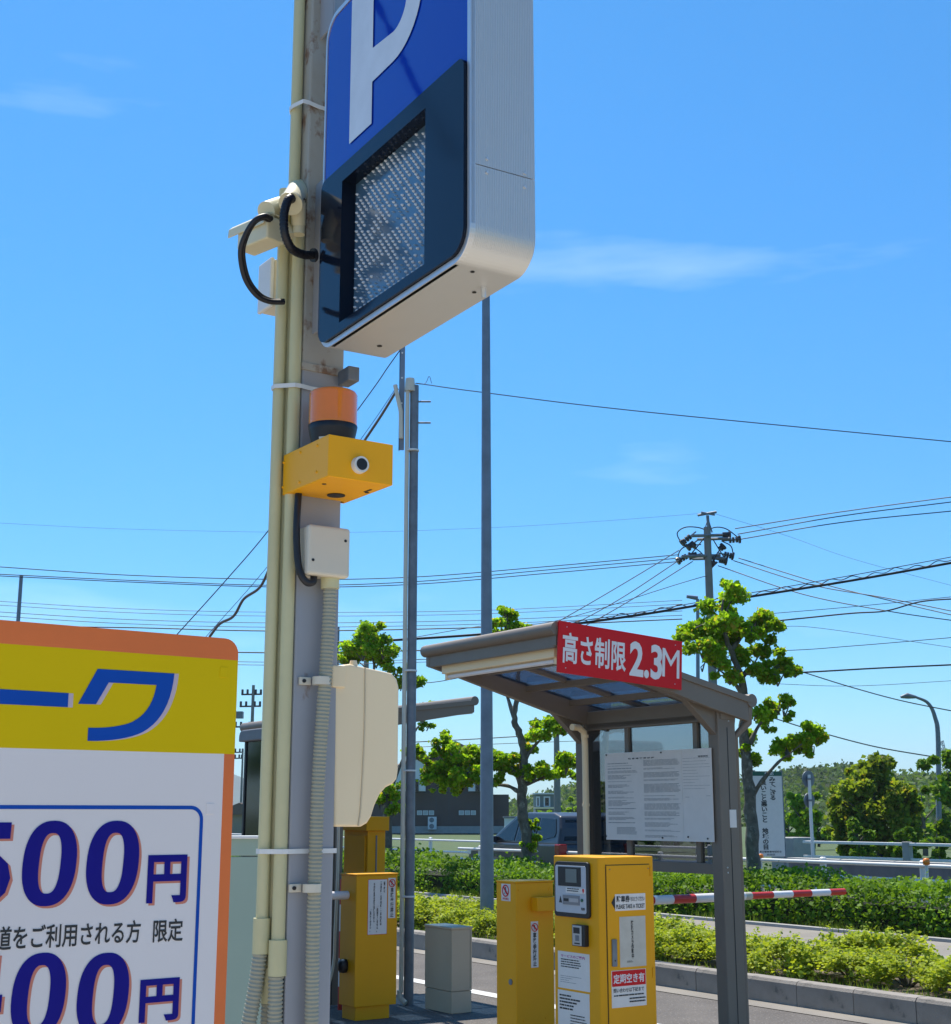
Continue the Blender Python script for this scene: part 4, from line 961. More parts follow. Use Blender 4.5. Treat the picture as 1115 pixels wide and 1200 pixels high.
for i, t in enumerate(('精算時に', '一万円札・五千円札・二千円札は', 'ご利用できません。', '千円札以外の紙幣は使えません', 'ご用意ください。')):
    a = .90 - i*.18; h_ = {0: (.76, .96), 1: (.16, .96), 2: (.04, .52), 3: (.22, .94), 4: (.05, .46)}[i]
    letter(bg2, 'y', 0, *sub(r, a - .09, a, *h_), '\n'.join(t), M_ink, .045, .0022, align='CENTER', line=.95)
r = rect(g2, 'y', 0, 455, 1029, 463.5, 1076); plate(bg2, 'y', 0, r, M_paper, .0012, 'sticker'); letter(bg2, 'y', 0, *sub(r, .3, .75, .03, .76), '\n'.join('車路歩行禁止'), M_ink, .02, align='CENTER'); icon_no(bg2, 'y', 0, (r[0]+r[1])/2, sub(r, 0, 0, .87, .9)[2], abs(r[1]-r[0])*.46)
# fold-out striped prop
p = at(400, 1100, 11.75); mb = MB(); sp_ = thing('striped_post', Vector((p.x, p.y, 0)), 'thin red and white striped post just left of the yellow gate cabinet', 'post')
zc = [0, .18, .40, .61, .82, 1.02]
for i in range(5): obj('red_band' if i % 2 == 0 else 'white_band', MB().cyl((0, 0, zc[i]), (0, 0, zc[i+1]), .018, n=12), mat('barrier red', (0, 0, 0)) if i % 2 == 0 else M_whiteink, sp_)
# taller pay machine behind
pm = Fr(-.927, 12.2, RZ); zp = pm.hit(430, 957, 'y', 0).z; wp = pm.hit(452, 980, 'y', 0).x
py_ = thing('pay_machine', pm, 'tall yellow pay machine standing behind the left gate cabinet', 'pay machine')
obj('cabinet', MB().box(0, wp, 0, .42, .05, zp - .12), M_yel, py_, .006); obj('hood', MB().box(-.03, wp + .02, -.03, .44, zp - .12, zp), M_yel, py_, .006); obj('plinth', MB().box(.02, wp-.02, .02, .4, 0, .05), M_dark, py_)
obj('hinge_strip', MB().box(wp*.45, wp*.45 + .012, -.006, 0, .3, zp - .16), M_galv, py_)
obj('side_panel', MB().box(-.012, 0, .03, .38, .2, zp - .16), M_yel, py_, .003)
# cable on the far shelter post
pts = [at(397, 962, 11.7), at(396, 1020, 11.7), at(393, 1090, 11.7), at(391, 1130, 11.7), at(383, 1165, 11.6), at(380, 1190, 11.4)]
o = obj('grey_cable', MB().tube([p - pts[0] for p in smooth_pts(pts, 6)], .012, 8), M_jbox); o.location = pts[0]; tag(o, 'thin pale cable hanging down the far shelter post', 'cable')
# dark glazed booth at the left
bq = at(322, 920, 10.6); bo = Fr(bq.x, bq.y, RZ); zB = bo.hit(322, 866, 'y', 0).z; lB = bo.hit(285, 920, 'x', 0).y
bth = thing('glazed_booth', bo, 'narrow dark glazed booth with grey rounded roof, left of the column', 'booth')
for a, b in ((0, 0), (.42, 0), (0, lB - .03), (.42, lB - .03)): obj('post', MB().box(a, a + .03, b, b + .03, 0, zB), M_black, bth, .003)
for z in (.05, 1.0): obj('rail', MB().box(.002, .448, .002, lB - .002, z, z + .05), M_black, bth, .003)
obj('roof', MB().prism(rrect(-.03, lB + .03, zB, zB + .09, 0, 6, (0, 0, .06, .06)), 'x', -.04, .49), mat('booth roof grey', (.16, .16, .17), .5), bth, .01)
for nm, bx4 in (('pane', (.01, .016, .03, lB - .03)), ('pane', (.434, .44, .03, lB - .03)), ('pane', (.03, .42, .01, .016)), ('pane', (.03, .42, lB - .016, lB - .01))): obj(nm, MB().box(*bx4, .1, zB), M_wind, bth)
obj('equipment_rack', MB().box(.08, .38, .08, lB - .08, .1, zB - .06), M_dark, bth, .01)
# greige utility box
ub = Fr(-.19, 11.5, RZ); zu = ub.hit(531, 1087, 'y', 0).z; wu = ub.hit(553.5, 1130, 'y', 0).x; lu = ub.hit(498, 1130, 'x', 0).y
u = thing('utility_box', ub, 'low greige utility box standing on the asphalt between the yellow cabinets', 'utility box')
zs_ = ub.hit(531, 1163, 'y', 0).z
obj('lower_case', MB().box(.003, wu-.003, .003, lu-.003, 0, zs_), M_gbox, u, .004); obj('upper_case', MB().box(0, wu, 0, lu, zs_ + .003, zu - .02), M_gbox, u, .004); obj('lid', MB().box(-.006, wu + .006, -.006, lu + .006, zu - .02, zu), M_gbox, u, .005)
obj('door_seam', MB().box(wu - .02, wu - .017, -.001, .002, zs_ + .02, zu - .03), M_dark, u)

# ------------------------------------------------------------------ poles near the shelter
b0 = at(476, 1178, 12.05); gp = thing('galvanised_pole', Vector((b0.x, b0.y, 0)), 'galvanised service pole with a conduit, right behind the beige meter box', 'pole')
ztp = at(481, 452, 12.05).z
rw = 5.6/1640*12.1
lean = at(484, 460, 12.05).x - b0.x
obj('tube', MB().tube([(0.02, 0, 0), (0.02, 0, 2.5), (.02 + 0, 0, ztp)], rw, 20, [rw, rw, rw*.95]), M_galv, gp)
obj('side_conduit', MB().cyl((-.041, -.03, .1), (-.041, -.03, ztp - .02), .019, n=12), M_jbox, gp)
obj('side_conduit', MB().tube([(-.095, -.02, ztp - .5), (-.10, -.02, ztp - .25), (-.13, -.02, ztp - .12), (-.155, -.02, ztp)], .02, 10), M_jbox, gp)
obj('drip_bend', MB().tube([(-.055, -.03, .12), (-.05, -.03, .06), (.0, -.06, .02)], .022, 10), M_jbox, gp)
obj('pole_cap', MB().cyl((-.02, -.02, ztp - .06), (-.02, -.02, ztp + .06), .05, .04, 16), M_jbox, gp, .01)
obj('top_angle', MB().box(-.12, -.07, .02, .026, ztp - .9 + .3, ztp + .75).box(-.12, -.114, .02, .06, ztp - .6, ztp + .75), M_pole, gp)
for i in range(5): obj('bolt', MB().cyl((-.095, .018, ztp - .4 + i*.24), (-.095, .012, ztp - .4 + i*.24), .008, n=8), M_strap, gp)
for z in (.86, ztp - .62, ztp - 2.6, 1.9): obj('band', MB().cyl((0.008, -.012, z), (0.008, -.012, z + .014), .060, n=16), M_strap, gp)
for z in (ztp - .15, ztp - .35): obj('step_bolt', MB().cyl((.05, 0, z), (.17, 0, z), .009, n=8), M_galv, gp)
g0 = gnd(571, 1090, .13); lp = thing('lamp_pole', Vector((g0.x, g0.y, .13)), 'tall tapered grey lamp pole in the azalea strip, passing behind the blue sign', 'lamp pole')
Yp = g0.y; zt_ = 11.0
rs = lambda wpx, py: wpx/2*Yp/1650*1.0
obj('shaft', MB().tube([(0, 0, 0), (0, 0, 1.5), (.0, 0, 5), (0, 0, 9), (0, 0, zt_)], .05, 20, [.087, .083, .068, .052, .045]), M_pole, lp)
obj('base_plate', MB().box(-.17, .17, -.17, .17, -.01, .02), M_galv, lp); obj('lamp_arm', MB().tube([(0, 0, zt_ - .05), (-.2, .2, zt_ + .1), (-.5, .6, zt_ + .12)], .03, 10), M_pole, lp)
obj('lamp_head', MB().box(-.9, -.45, .52, .80, zt_ + .08, zt_ + .18), M_pole, lp, .03)

# ------------------------------------------------------------------ trees
nrg = np.random.default_rng(11)
def tree(px0, py0, Y, clusters, trunk, branches, label, leaf=.068, dens=1.0, lm=None):
    base = at(px0, py0, Y); base.z = .1
    t = thing('street_tree', base, label, 'tree', 'pruned street trees in the hedge')
    pts = [Vector((0, 0, 0))] + [at(a, b, Y) - base for a, b in trunk]
    S = smooth_pts(pts, 5); n = len(S); rs_ = [max(.018, .112*(1 - i/n)**.7) * (1 + .07*math.sin(i*2.1)) for i in range(n)]; rs_[0] *= 1.25
    S = [p + Vector((rnd.uniform(-.015, .015), rnd.uniform(-.015, .015), 0)) if i else p for i, p in enumerate(S)]
    obj('trunk', MB().tube(S, .1, 12, rs_), M_bark, t)
    for br in branches:
        dy = rnd.uniform(-.5, .5); m = len(br)
        Q = [at(a, b, Y + dy*i/(m-1)) - base for i, (a, b) in enumerate(br)]; Q = smooth_pts(Q, 4); k = len(Q)
        obj('branch', MB().tube(Q, .03, 8, [max(.010, .042*(1 - i/k)) * (1 + .15*math.sin(i*1.7)) for i in range(k)]), M_bark, t)
    C = []; tw = MB()
    for px, py, r in clusters:
        rr = r/1650*Y*1.2; dy = rnd.uniform(-.35, .35) if r > 9 else 0
        c = np.array(at(px, py, Y + dy) - base)
        # a clump is itself a handful of sub-clumps so the outline stays ragged
        ks = max(4, int(rr*22))
        for _ in range(ks):
            sc = c + nrg.normal(size=3) * rr * np.array([.55, .5, .42]); q = rr * nrg.uniform(.38, .70)
            n_ = int(215*dens*(q/.13)**2*(.075/leaf)**2) + 8
            C.append(sc + ball(nrg, n_, q, .15, .8))
            if rnd.random() < .7: tw.tube([c*.98 + np.array([0, 0, -rr*.5]), (c + sc)/2 + nrg.normal(size=3)*.03, sc], .008, 5, [.014, .009, .005])
    if tw.v: o = obj('twigs', tw, M_bark, t); o['kind'] = 'stuff'
    leafmesh('crown', np.concatenate(C), leaf, nrg, lm or L_tree, .15, .4, t)
    return t
TA = [(851, 690, 13), (846, 709, 17), (850, 724, 17), (884, 723, 15), (898, 731, 13), (817, 733, 17), (806, 742, 11), (838, 740, 18), (866, 733, 15), (880, 738, 12), (822, 757, 14), (842, 760, 13), (858, 772, 15), (884, 763, 15), (903, 774, 16), (922, 781, 14), (933, 783, 9), (912, 792, 11), (890, 785, 13), (838, 783, 12), (822, 776, 9), (855, 790, 12), (912, 826, 12), (898, 838, 11), (884, 832, 13), (920, 832, 8), (879, 866, 11), (880, 886, 9), (876, 876, 8), (921, 871, 13), (911, 877, 9), (948, 866, 14), (960, 862, 10), (938, 873, 12), (955, 876, 9), (899, 851, 6)]
tree(884, 1020, 21.3, TA, [(883, 1000), (880, 950), (876, 905), (872, 860), (874, 820), (868, 790), (856, 760), (847, 730), (849, 700)],
     [[(879, 938), (893, 916), (912, 894), (925, 884), (940, 872)], [(924, 886), (921, 874)], [(879, 872), (890, 850), (904, 836)], [(869, 795), (884, 778), (906, 780)], [(857, 762), (872, 744), (886, 730)], [(849, 735), (832, 730), (815, 736)], [(872, 815), (856, 795), (835, 780)], [(938, 874), (953, 868)]],
     'pruned street tree right of the shelter with clumps of leaves above its roof')
TB = [(594, 716, 9), (592, 726, 10), (587, 736, 10), (606, 736, 11), (618, 737, 7), (572, 743, 8), (598, 742, 10), (654, 851, 14), (668, 847, 12), (642, 858, 11), (627, 855, 10), (624, 873, 10), (664, 897, 13), (672, 905, 9), (648, 903, 12), (669, 889, 9), (626, 907, 11), (636, 903, 9), (589, 902, 12), (597, 893, 11), (607, 899, 10), (613, 907, 8), (546, 888, 12), (553, 897, 11), (527, 905, 14), (538, 912, 12), (512, 901, 12), (505, 908, 10), (490, 882, 11), (498, 889, 9), (522, 866, 11), (528, 876, 10), (510, 878, 10), (556, 880, 10), (540, 921, 9), (557, 909, 11), (566, 903, 9), (572, 895, 9), (533, 893, 11), (623, 964, 6), (627, 970, 5), (631, 986, 9), (626, 994, 8), (580, 915, 8), (571, 883, 9), (581, 888, 8), (518, 918, 7)]
tree(620, 1003, 26.2, TB, [(618, 985), (613, 955), (612, 930), (613, 900), (614, 880), (609, 860), (603, 842), (606, 815), (608, 780), (602, 750), (596, 730)],
     [[(612, 925), (603, 905), (590, 893), (578, 889)], [(608, 928), (595, 921), (578, 920), (555, 915), (530, 908)], [(614, 893), (625, 876), (640, 862), (656, 852)], [(614, 920), (636, 912), (655, 902)], [(555, 915), (530, 890), (515, 880)], [(603, 842), (590, 800), (580, 760)]],
     'pruned street tree left of the shelter, its boughs reaching over the brown house')
TC = [(431, 752, 14), (436, 741, 9), (425, 762, 13), (449, 760, 13), (441, 770, 14), (414, 770, 11), (404, 773, 8), (458, 768, 9), (465, 785, 9), (487, 800, 10), (484, 791, 8), (499, 826, 8), (489, 832, 6), (501, 849, 7), (497, 840, 6), (470, 800, 9), (450, 800, 12), (445, 940, 10), (460, 930, 9), (462, 950, 9)]
tree(455, 1010, 30.4, TC, [(454, 980), (452, 940), (449, 890), (446, 840), (441, 800), (436, 765)],
     [[(448, 870), (470, 840), (485, 815)], [(443, 830), (460, 800), (466, 788)], [(438, 790), (420, 775)], [(452, 940), (485, 860), (498, 848)]],
     'pruned street tree behind the beige meter box, crown showing just above it')
# two more behind/left of the viewer's frame that the glass reflects
tree(0, 0, 1, [], [(0, 0)], [], 'x') if False else None

def bush(center, r, n, leaf, m, label, cat='shrub', name='shrub', group=None, flat=.8, stems=5, rg=nrg, lumps=9):
    t = thing(name, center, label, cat, group); C = []
    for i in range(lumps):
        d = rg.normal(size=3); d /= np.linalg.norm(d); d[2] = abs(d[2]) * .9
        C.append(d * r * rg.uniform(.25, .62) * np.array([1, 1, flat]) + ball(rg, n // lumps, r * rg.uniform(.36, .52), .4, flat) + np.array([0, 0, r*.42*flat]))
    leafmesh('foliage', np.concatenate(C), leaf, rg, m, .3, .4, t)
    mb = MB()
    for i in range(stems):
        a = rnd.uniform(0, 6.28); e = r * rnd.uniform(.3, .7)
        mb.tube([(0.02*math.cos(a), .02*math.sin(a), -.01), (e*.4*math.cos(a), e*.4*math.sin(a), r*.3), (e*math.cos(a+.2), e*math.sin(a+.2), r*.8*flat)], .01, 6, [.02*r/.45, .014*r/.45, .006*r/.45])
    obj('stems', mb, M_bark, t)
    return t
# azalea row
az = []
for i in range(44):
    s = 2.6 + i*.60; 
    for row, tt in enumerate((9.7, 10.6)):
        if rnd.random() < (.06 if row == 0 else .2): continue
        az.append((tt + rnd.uniform(-.22, .22), s + rnd.uniform(-.15, .15) + .3*row, rnd.uniform(.36, .48)))
protos = []
for k in range(4):
    r = .4; C = []
    for i in range(36):
        d = nrg.normal(size=3); d /= np.linalg.norm(d); d[2] = abs(d[2]); 
        c = d * r * nrg.uniform(.5, 1.0) * np.array([1.05, 1.05, .82])
        C.append(c + ball(nrg, 90, .085 + nrg.uniform(0, .05), .2, .8) + np.array([0, 0, r*.22]))
        if nrg.random() < .5: C.append(c + np.array([0, 0, r*.22]) + np.stack([nrg.normal(size=8)*.012, nrg.normal(size=8)*.012, np.linspace(0, .16, 8)], 1))
    me = leafmesh('foliage', np.concatenate(C), .036, nrg, L_azal, .2, .35, False)
    mb = MB()
    for i in range(16):
        a = rnd.uniform(0, 6.28); e = r * rnd.uniform(.3, .85); h_ = r*rnd.uniform(.5, .95)
        mb.tube([(0.03*math.cos(a), .03*math.sin(a), 0), (e*.5*math.cos(a + .2), e*.5*math.sin(a + .2), h_*.5), (e*math.cos(a), e*math.sin(a), h_)], .01, 5, [.012, .008, .004])
    ms = mesh_of('stems', mb, M_bark); protos.append((me, ms))
for i, (t, s, r) in enumerate(az):
    me, ms = protos[i % 4]; p = W(t, s, .13)
    o = thing('azalea_shrub', p, 'low yellow-green azalea shrub in the planting strip behind the kerb', 'shrub', 'azalea shrubs behind the kerb')
    sc = r/.4; k = rnd.uniform(0, 6.28)
    inst('foliage', me, (0, 0, 0), o, k, (sc*1.08, sc*1.08, sc*.70)); inst('stems', ms, (0, 0, 0), o, k, (sc, sc, sc*.70))
# clipped hedge
def hedge(t0, t1, s0, s1, h, label, n, m, leaf, wob=.10):
    rg = nrg; base = W((t0+t1)/2, (s0+s1)/2, .13)
    o = thing('clipped_hedge', base, label, 'hedge'); L = s1 - s0; wd = t1 - t0
    u = rg.uniform(0, 1, n); s = s0 + L*u
    prof = rg.uniform(0, 1, n); side = prof < .42; top = (prof >= .42) & (prof < .88)
    bump = wob*(np.sin(s*1.9) + np.sin(s*3.7 + 1) * .7 + np.sin(s*.6)*.8) * .5
    t = np.where(side, t0 + rg.normal(size=n)*.05 - bump*.6, np.where(top, rg.uniform(t0, t1, n), t1 + rg.normal(size=n)*.05))
    z = np.where(top, h + bump + rg.normal(size=n)*.045, rg.uniform(.02, 1, n)*(h + bump))
    inn = rg.uniform(0, 1, n) < .25; t = np.where(inn, rg.uniform(t0 + .05, t1, n), t)
    # rounded shoulders
    k = np.clip((z - h*.75)/(h*.25), 0, 1)**2 * .13; t = np.where(side, t + k, t)
    # random shoots
    sh = rg.uniform(0, 1, n) < .05; z = np.where(sh & top, z + rg.uniform(0, .11, n), z)
    P = np.stack([t, s, z], 1); B_ = np.array(BV); D_ = np.array(DV)
    C = P[:, :1]*B_ + P[:, 1:2]*D_ + np.stack([np.zeros(n), np.zeros(n), P[:, 2] + .13], 1) - np.array(base)
    leafmesh('foliage', C, leaf, rg, m, .35, .4, o)
    mb = MB(); c = (t0+t1)/2
    for i in range(int(L/.35)):
        s_ = s0 + i*.35 + rnd.uniform(-.1, .1); tt = c + rnd.uniform(-.4, .4); a = W(tt, s_, .1) - base
        b = W(tt + rnd.uniform(-.2, .2), s_ + rnd.uniform(-.2, .2), h*.85) - base; mb.tube([a, (a+b)/2 + Vector((rnd.uniform(-.05, .05), 0, 0)), b], .014, 5)
    obj('stems', mb, M_bark, o, kind='stuff')
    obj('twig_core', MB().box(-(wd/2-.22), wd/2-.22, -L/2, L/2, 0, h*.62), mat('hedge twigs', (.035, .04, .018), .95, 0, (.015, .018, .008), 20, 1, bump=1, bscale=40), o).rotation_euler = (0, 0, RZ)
    return o
hedge(13.8, 15.2, 3, 21.5, .50, 'dense clipped dark green hedge along the sidewalk, from the right edge to the shelter', 34000, L_hedge, .062)
hedge(13.8, 15.2, 21.9, 42, .50, 'farther stretch of clipped green hedge, seen left of the ticket machine', 26000, L_hedge, .065, .14)
# grass tufts at the hedge foot and in the strip
def tufts(name, N, t0, t1, s0, s1, h, m, z=.13):
    rg = nrg; t = rg.uniform(t0, t1, N); s = rg.uniform(s0, s1, N); t += .15*np.sin(s*3); V = []; B_ = np.array(BV); D_ = np.array(DV)
    c = t[:, None]*B_ + s[:, None]*D_ + np.array([0, 0, z]); a = rg.uniform(0, 6.28, N); w = .006
    side = np.stack([np.cos(a), np.sin(a), 0*a], 1)*w; hh = h*rg.uniform(.3, 1, N); ln = np.stack([rg.normal(size=N)*.3, rg.normal(size=N)*.3, np.ones(N)], 1)*hh[:, None]
    V = np.stack([c - side, c + side, c + ln], 1).reshape(-1, 3)
    me = bpy.data.meshes.new(name); me.from_pydata(V.tolist(), [], [(3*i, 3*i+1, 3*i+2) for i in range(N)]); me.materials.append(m)
    o = bpy.data.objects.new(name, me); COL.objects.link(o); o['kind'] = 'stuff'; return o
L_grass = leafmat('grass blades', (.08, .16, .025), (.20, .26, .06), None, .4)
tufts('grass_tufts', 9000, 13.55, 13.9, 5, 40, .16, L_grass)
tufts('weeds', 5000, 9.05, 9.5, 2, 30, .10, L_grass)
tufts('verge_grass', 30000, 22.3, 27, 12, 60, .22, L_grass, 0)
tufts('roadside_grass', 12000, 15.3, 17.5, 6, 40, .3, L_grass)

# ------------------------------------------------------------------ guard rails and walls beyond
def rail(t, s0, s1, h, label, step, z0=0.0, rails=(1.0, .72, .45), rr=.03, pr=.055, mm=None, name='guard_rail'):
    mm = mm or M_white
    f = Fr(*W(t, s0).xy, RZ); o = thing(name, f, label, 'guard rail', 'guard rails along the road'); L = s1 - s0
    for k in rails: obj('rail', MB().cyl((0, 0, z0 + h*k - .03), (0, L, z0 + h*k - .03), rr, n=10), mm, o)
    n = int(L/step)
    for i in range(n+1): obj('post', MB().cyl((.06, i*step, -.05), (.06, i*step, z0 + h + .03), pr, n=12).cyl((.06, i*step, z0 + h + .03), (.06, i*step, z0 + h + .05), pr, pr*.6, 12), mm, o)
    return o
rail(17.75, 4.2, 27, .80, 'white tube guard rail just behind the right hand hedge', 2.0)
rail(22.6, 24, 62, .80, 'far white guard rail in front of the brown house', 3.0, rails=(1.0, .6))
# parapet of the underpass at the right
f = Fr(*W(21.2, 4).xy, RZ); pw = thing('parapet_wall', f, 'dark grey concrete parapet behind the white guard rail at right', 'wall')
topz = gnd; 
obj('wall', MB().prism([(0, -.05), (16.2, -.05), (16.2, .62), (0, .62)], 'x', 0, .25), M_concd, pw, .01)
obj('coping', MB().box(-.03, .28, 0, 16.2, .62, .68), M_conc, pw, .01)
pbk = Fr(*W(23.6, 2).xy, RZ); o = thing('concrete_railing', pbk, 'grey concrete post and rail fence above the parapet at right', 'fence')
for i in range(10): obj('post', MB().box(-.07, .07, i*1.9, i*1.9 + .16, 0, .98), M_conc, o, .01)
obj('rail', MB().box(-.04, .04, 0, 20, .90, .96), M_white, o, .01); obj('rail', MB().box(-.03, .03, 0, 20, .60, .65), M_white, o, .005)
p = at(936, 1000, 32); eb = thing('end_pillar', Fr(p.x, p.y, RZ), 'pale concrete end block of the parapet, right of the banner', 'wall'); 
obj('block', MB().box(-.35, .35, -.2, .5, -.05, 1.02), M_conc, eb, .02)

# upright banner
bf = Fr(*at(902, 960, 25.5).xy, R(8)); zt3 = bf.hit(902, 904, 'y', 0).z; zb3 = bf.hit(902, 1004, 'y', 0).z
bl, br_ = bf.hit(884.5, 955, 'y', 0).x, bf.hit(918.5, 955, 'y', 0).x
bn = thing('upright_banner', bf, 'tall white signboard with green top and vertical Japanese slogan behind the hedge', 'signboard')
obj('board', MB().box(bl, br_, 0, .03, zb3, zt3), M_paper, bn, .004)
r = (bl, br_, zb3, zt3); plate(bn, 'y', 0, sub(r, .0, 1, .945, 1), mat('board green', (.01, .10, .06), .4), .002, 'green_header'); letter(bn, 'y', 0, *sub(r, .42, .72, .955, .99), '防犯', M_whiteink, .02, .0035)
letter(bn, 'y', 0, *sub(r, .56, .78, .66, .93), '\n'.join('みてござる'), M_ink, .03, line=.95, align='CENTER')
letter(bn, 'y', 0, *sub(r, .24, .46, .08, .90), '\n'.join('良いこと悪いこと　地域の目'), M_ink, .03, line=.95, align='CENTER')
letter(bn, 'y', 0, *sub(r, .12, .88, .045, .068), '豊田警察署地域安全', M_ink, .01); letter(bn, 'y', 0, *sub(r, .38, .66, .012, .034), '自治区', M_ink, .01)
for x in (bl + .04, br_ + .01): obj('post', MB().cyl((x, .05, -.1), (x, .05, zt3 + .02), .025, n=10), M_galv, bn)
# round sign seen from the back
q = at(953.5, 1010, 29); rs_ = thing('round_road_sign', Vector((q.x, q.y, 0)), 'white post with two round road signs seen from behind, right of the slogan signboard', 'road sign')
zz1 = at(953, 908, 29).z; obj('post', MB().cyl((0, 0, 0), (0, 0, zz1), .035, n=12), M_white, rs_)
for py, r in ((913, .17), (938, .15)):
    z = at(953, py, 29).z; obj('disc', MB().cyl((.0, .05, z), (-.07, .16, z), .0, n=3) if False else MB().cyl(Vector((0, .05, z)), Vector((-.010, .066, z)), r, n=32), M_galv, rs_)
    obj('clamp', MB().box(-.05, .05, -.045, .05, z - .02, z + .02), M_galv, rs_)
# orange flowers / delineators
for px, py, Y, lab in ((892, 1004, 24.5, 'small orange road delineator at the foot of the slogan signboard'), (1086, 1010, 19.5, 'small orange road delineator on the guard rail at right')):
    q = at(px, py, Y); o = thing('delineator', Vector((q.x, q.y, 0)), lab, 'delineator', 'orange delineators')
    obj('stem', MB().cyl((0, 0, 0), (0, 0, q.z), .022, n=8), M_white, o); obj('reflector', MB().lathe([(.001, -.05), (.045, -.04), (.05, 0), (.04, .04), (.001, .05)], (0, 0, q.z), 12), mat('delineator orange', (.8, .22, .02), .4), o)

# ------------------------------------------------------------------ vehicles
def car(fr, label, col, L=4.5, Wd=1.72, H=1.56, scale=1.0, tail=True):
    """rear at local y=0, front at +y"""
    c = thing('parked_car', fr, label, 'car', 'cars')
    paint = mat('paint ' + label[:14], col, .35, .15, tuple(k*.9 for k in col), 1, .3, coat=.25)
    low = [(.02, .30), (.0, .55), (.03, .88), (.10, .93), (L*.76, .92), (L*.97, .72), (L, .50), (L - .02, .28), (L*.90, .22), (.15, .22)]
    obj('body', MB().prism(low, 'x', -Wd/2, Wd/2), paint, c, .07, 4)
    # cabin, narrowing upwards
    prof = [(.10, .90), (.17, 1.25), (.30, H - .07), (.60, H), (L*.40, H + .01), (L*.52, H - .07), (L*.77, .92)]
    def wd(z): return Wd/2 - .03 - .17 * (z - .9) / (H - .9)
    n = len(prof); vs = [(-wd(z), y, z) for y, z in prof] + [(wd(z), y, z) for y, z in prof]
    mb = MB(); mb.add(vs, [tuple(range(n)), tuple(range(n, 2*n))[::-1]] + [(i, n+i, n+(i+1) % n, (i+1) % n) for i in range(n)])
    obj('cabin', mb, paint, c, .05, 4)
    def sidewin(ys, name='side_window'):
        for sgn in (-1, 1):
            V = [(sgn*(wd(z) + .006), y, z) for y, z in ys]; m2 = MB(); m2.add(V, [tuple(range(len(V)))]); o = obj(name, m2, M_wind, c, label=None)
            so = o.modifiers.new('s', 'SOLIDIFY'); so.thickness = .012; so.offset = 0
    zt_, zb_ = H - .13, .97
    sidewin([(.34, zb_ + .10), (.30, 1.15), (.42, zt_), (1.05, zt_ + .02), (1.10, zb_)])
    sidewin([(1.20, zb_), (1.15, zt_ + .02), (1.98, zt_ + .02), (2.05, zb_)])
    sidewin([(2.15, zb_), (2.08, zt_ + .02), (L*.50, zt_ - .01), (L*.70, zb_ + .0)])
    m2 = MB(); zc0, zc1 = 1.0, H - .14; yy = lambda z: (.10 + (.17-.10)*(z-.90)/.35 if z < 1.25 else .17 + .13*(z-1.25)/(H-.07-1.25))
    m2.add([(-wd(zc0)+.12, yy(zc0)-.012, zc0), (wd(zc0)-.12, yy(zc0)-.012, zc0), (wd(zc1)-.12, yy(zc1)-.012, zc1), (-wd(zc1)+.12, yy(zc1)-.012, zc1)], [(0, 1, 2, 3)])
    o = obj('rear_window', m2, M_wind, c); so = o.modifiers.new('s', 'SOLIDIFY'); so.thickness = .012
    y0, z0, y1, z1 = L*.77, .92, L*.52, H - .07
    def wp(t, w): y = y0 + (y1-y0)*t; z = z0 + (z1-z0)*t; nrm = Vector((0, (z1-z0), (y0-y1))).normalized(); return Vector((w*(wd(z) - .1), y, z)) + nrm*.01
    m2 = MB(); m2.add([wp(.06, -1), wp(.06, 1), wp(.93, 1), wp(.93, -1)], [(0, 1, 2, 3)]); o = obj('windscreen', m2, M_wind, c); so = o.modifiers.new('s', 'SOLIDIFY'); so.thickness = .01
    for sgn in (-1, 1):
        obj('tail_light', MB().box(min(sgn*Wd/2*.80, sgn*(Wd/2+.005)), max(sgn*Wd/2*.80, sgn*(Wd/2+.005)), -.015, .22, .72, .93), mat('tail red', (.30, .006, .008), .2), c, .02)
        obj('headlight', MB().box(min(sgn*.5, sgn*(Wd/2+.003)), max(sgn*.5, sgn*(Wd/2+.003)), L - .22, L + .01, .62, .76), M_rim, c, .02)
        for y in (.78, L - .85):
            w = obj('tyre', MB().cyl((sgn*(Wd/2 - .19), y, .31), (sgn*(Wd/2 + .01), y, .31), .31, n=24), M_black, c, .02); obj('rim', MB().cyl((sgn*(Wd/2 - .0), y, .31), (sgn*(Wd/2 + .018), y, .31), .20, .19, 18), M_rim, w)
        obj('door_mirror', MB().box(min(sgn*(Wd/2-.05), sgn*(Wd/2+.16)), max(sgn*(Wd/2-.05), sgn*(Wd/2+.16)), L*.66, L*.66 + .12, .93, 1.06), paint, c, .03)
    obj('number_plate', MB().box(-.17, .17, -.02, 0, .55, .71), M_whiteink, c)
    obj('bumper', MB().box(-Wd/2+.03, Wd/2-.03, -.06, .15, .28, .52), paint, c, .04)
    return c
# dark blue-grey wagon: rear right corner near px 672
A = at(668, 985, 29.0); hd = R(25.0)
cfr = Fr(A.x, A.y, hd); cc = cfr.o + cfr.ex*.62
car(Fr(cc.x, cc.y, hd), 'dark blue-grey wagon parked beyond the hedge, red tail light towards the viewer', (.03, .035, .047))
A = at(262, 985, 26); car(Fr(A.x - .4, A.y, R(80)), 'white car glimpsed between the price board and the column', (.62, .63, .63), 4.2, 1.7, 1.45)

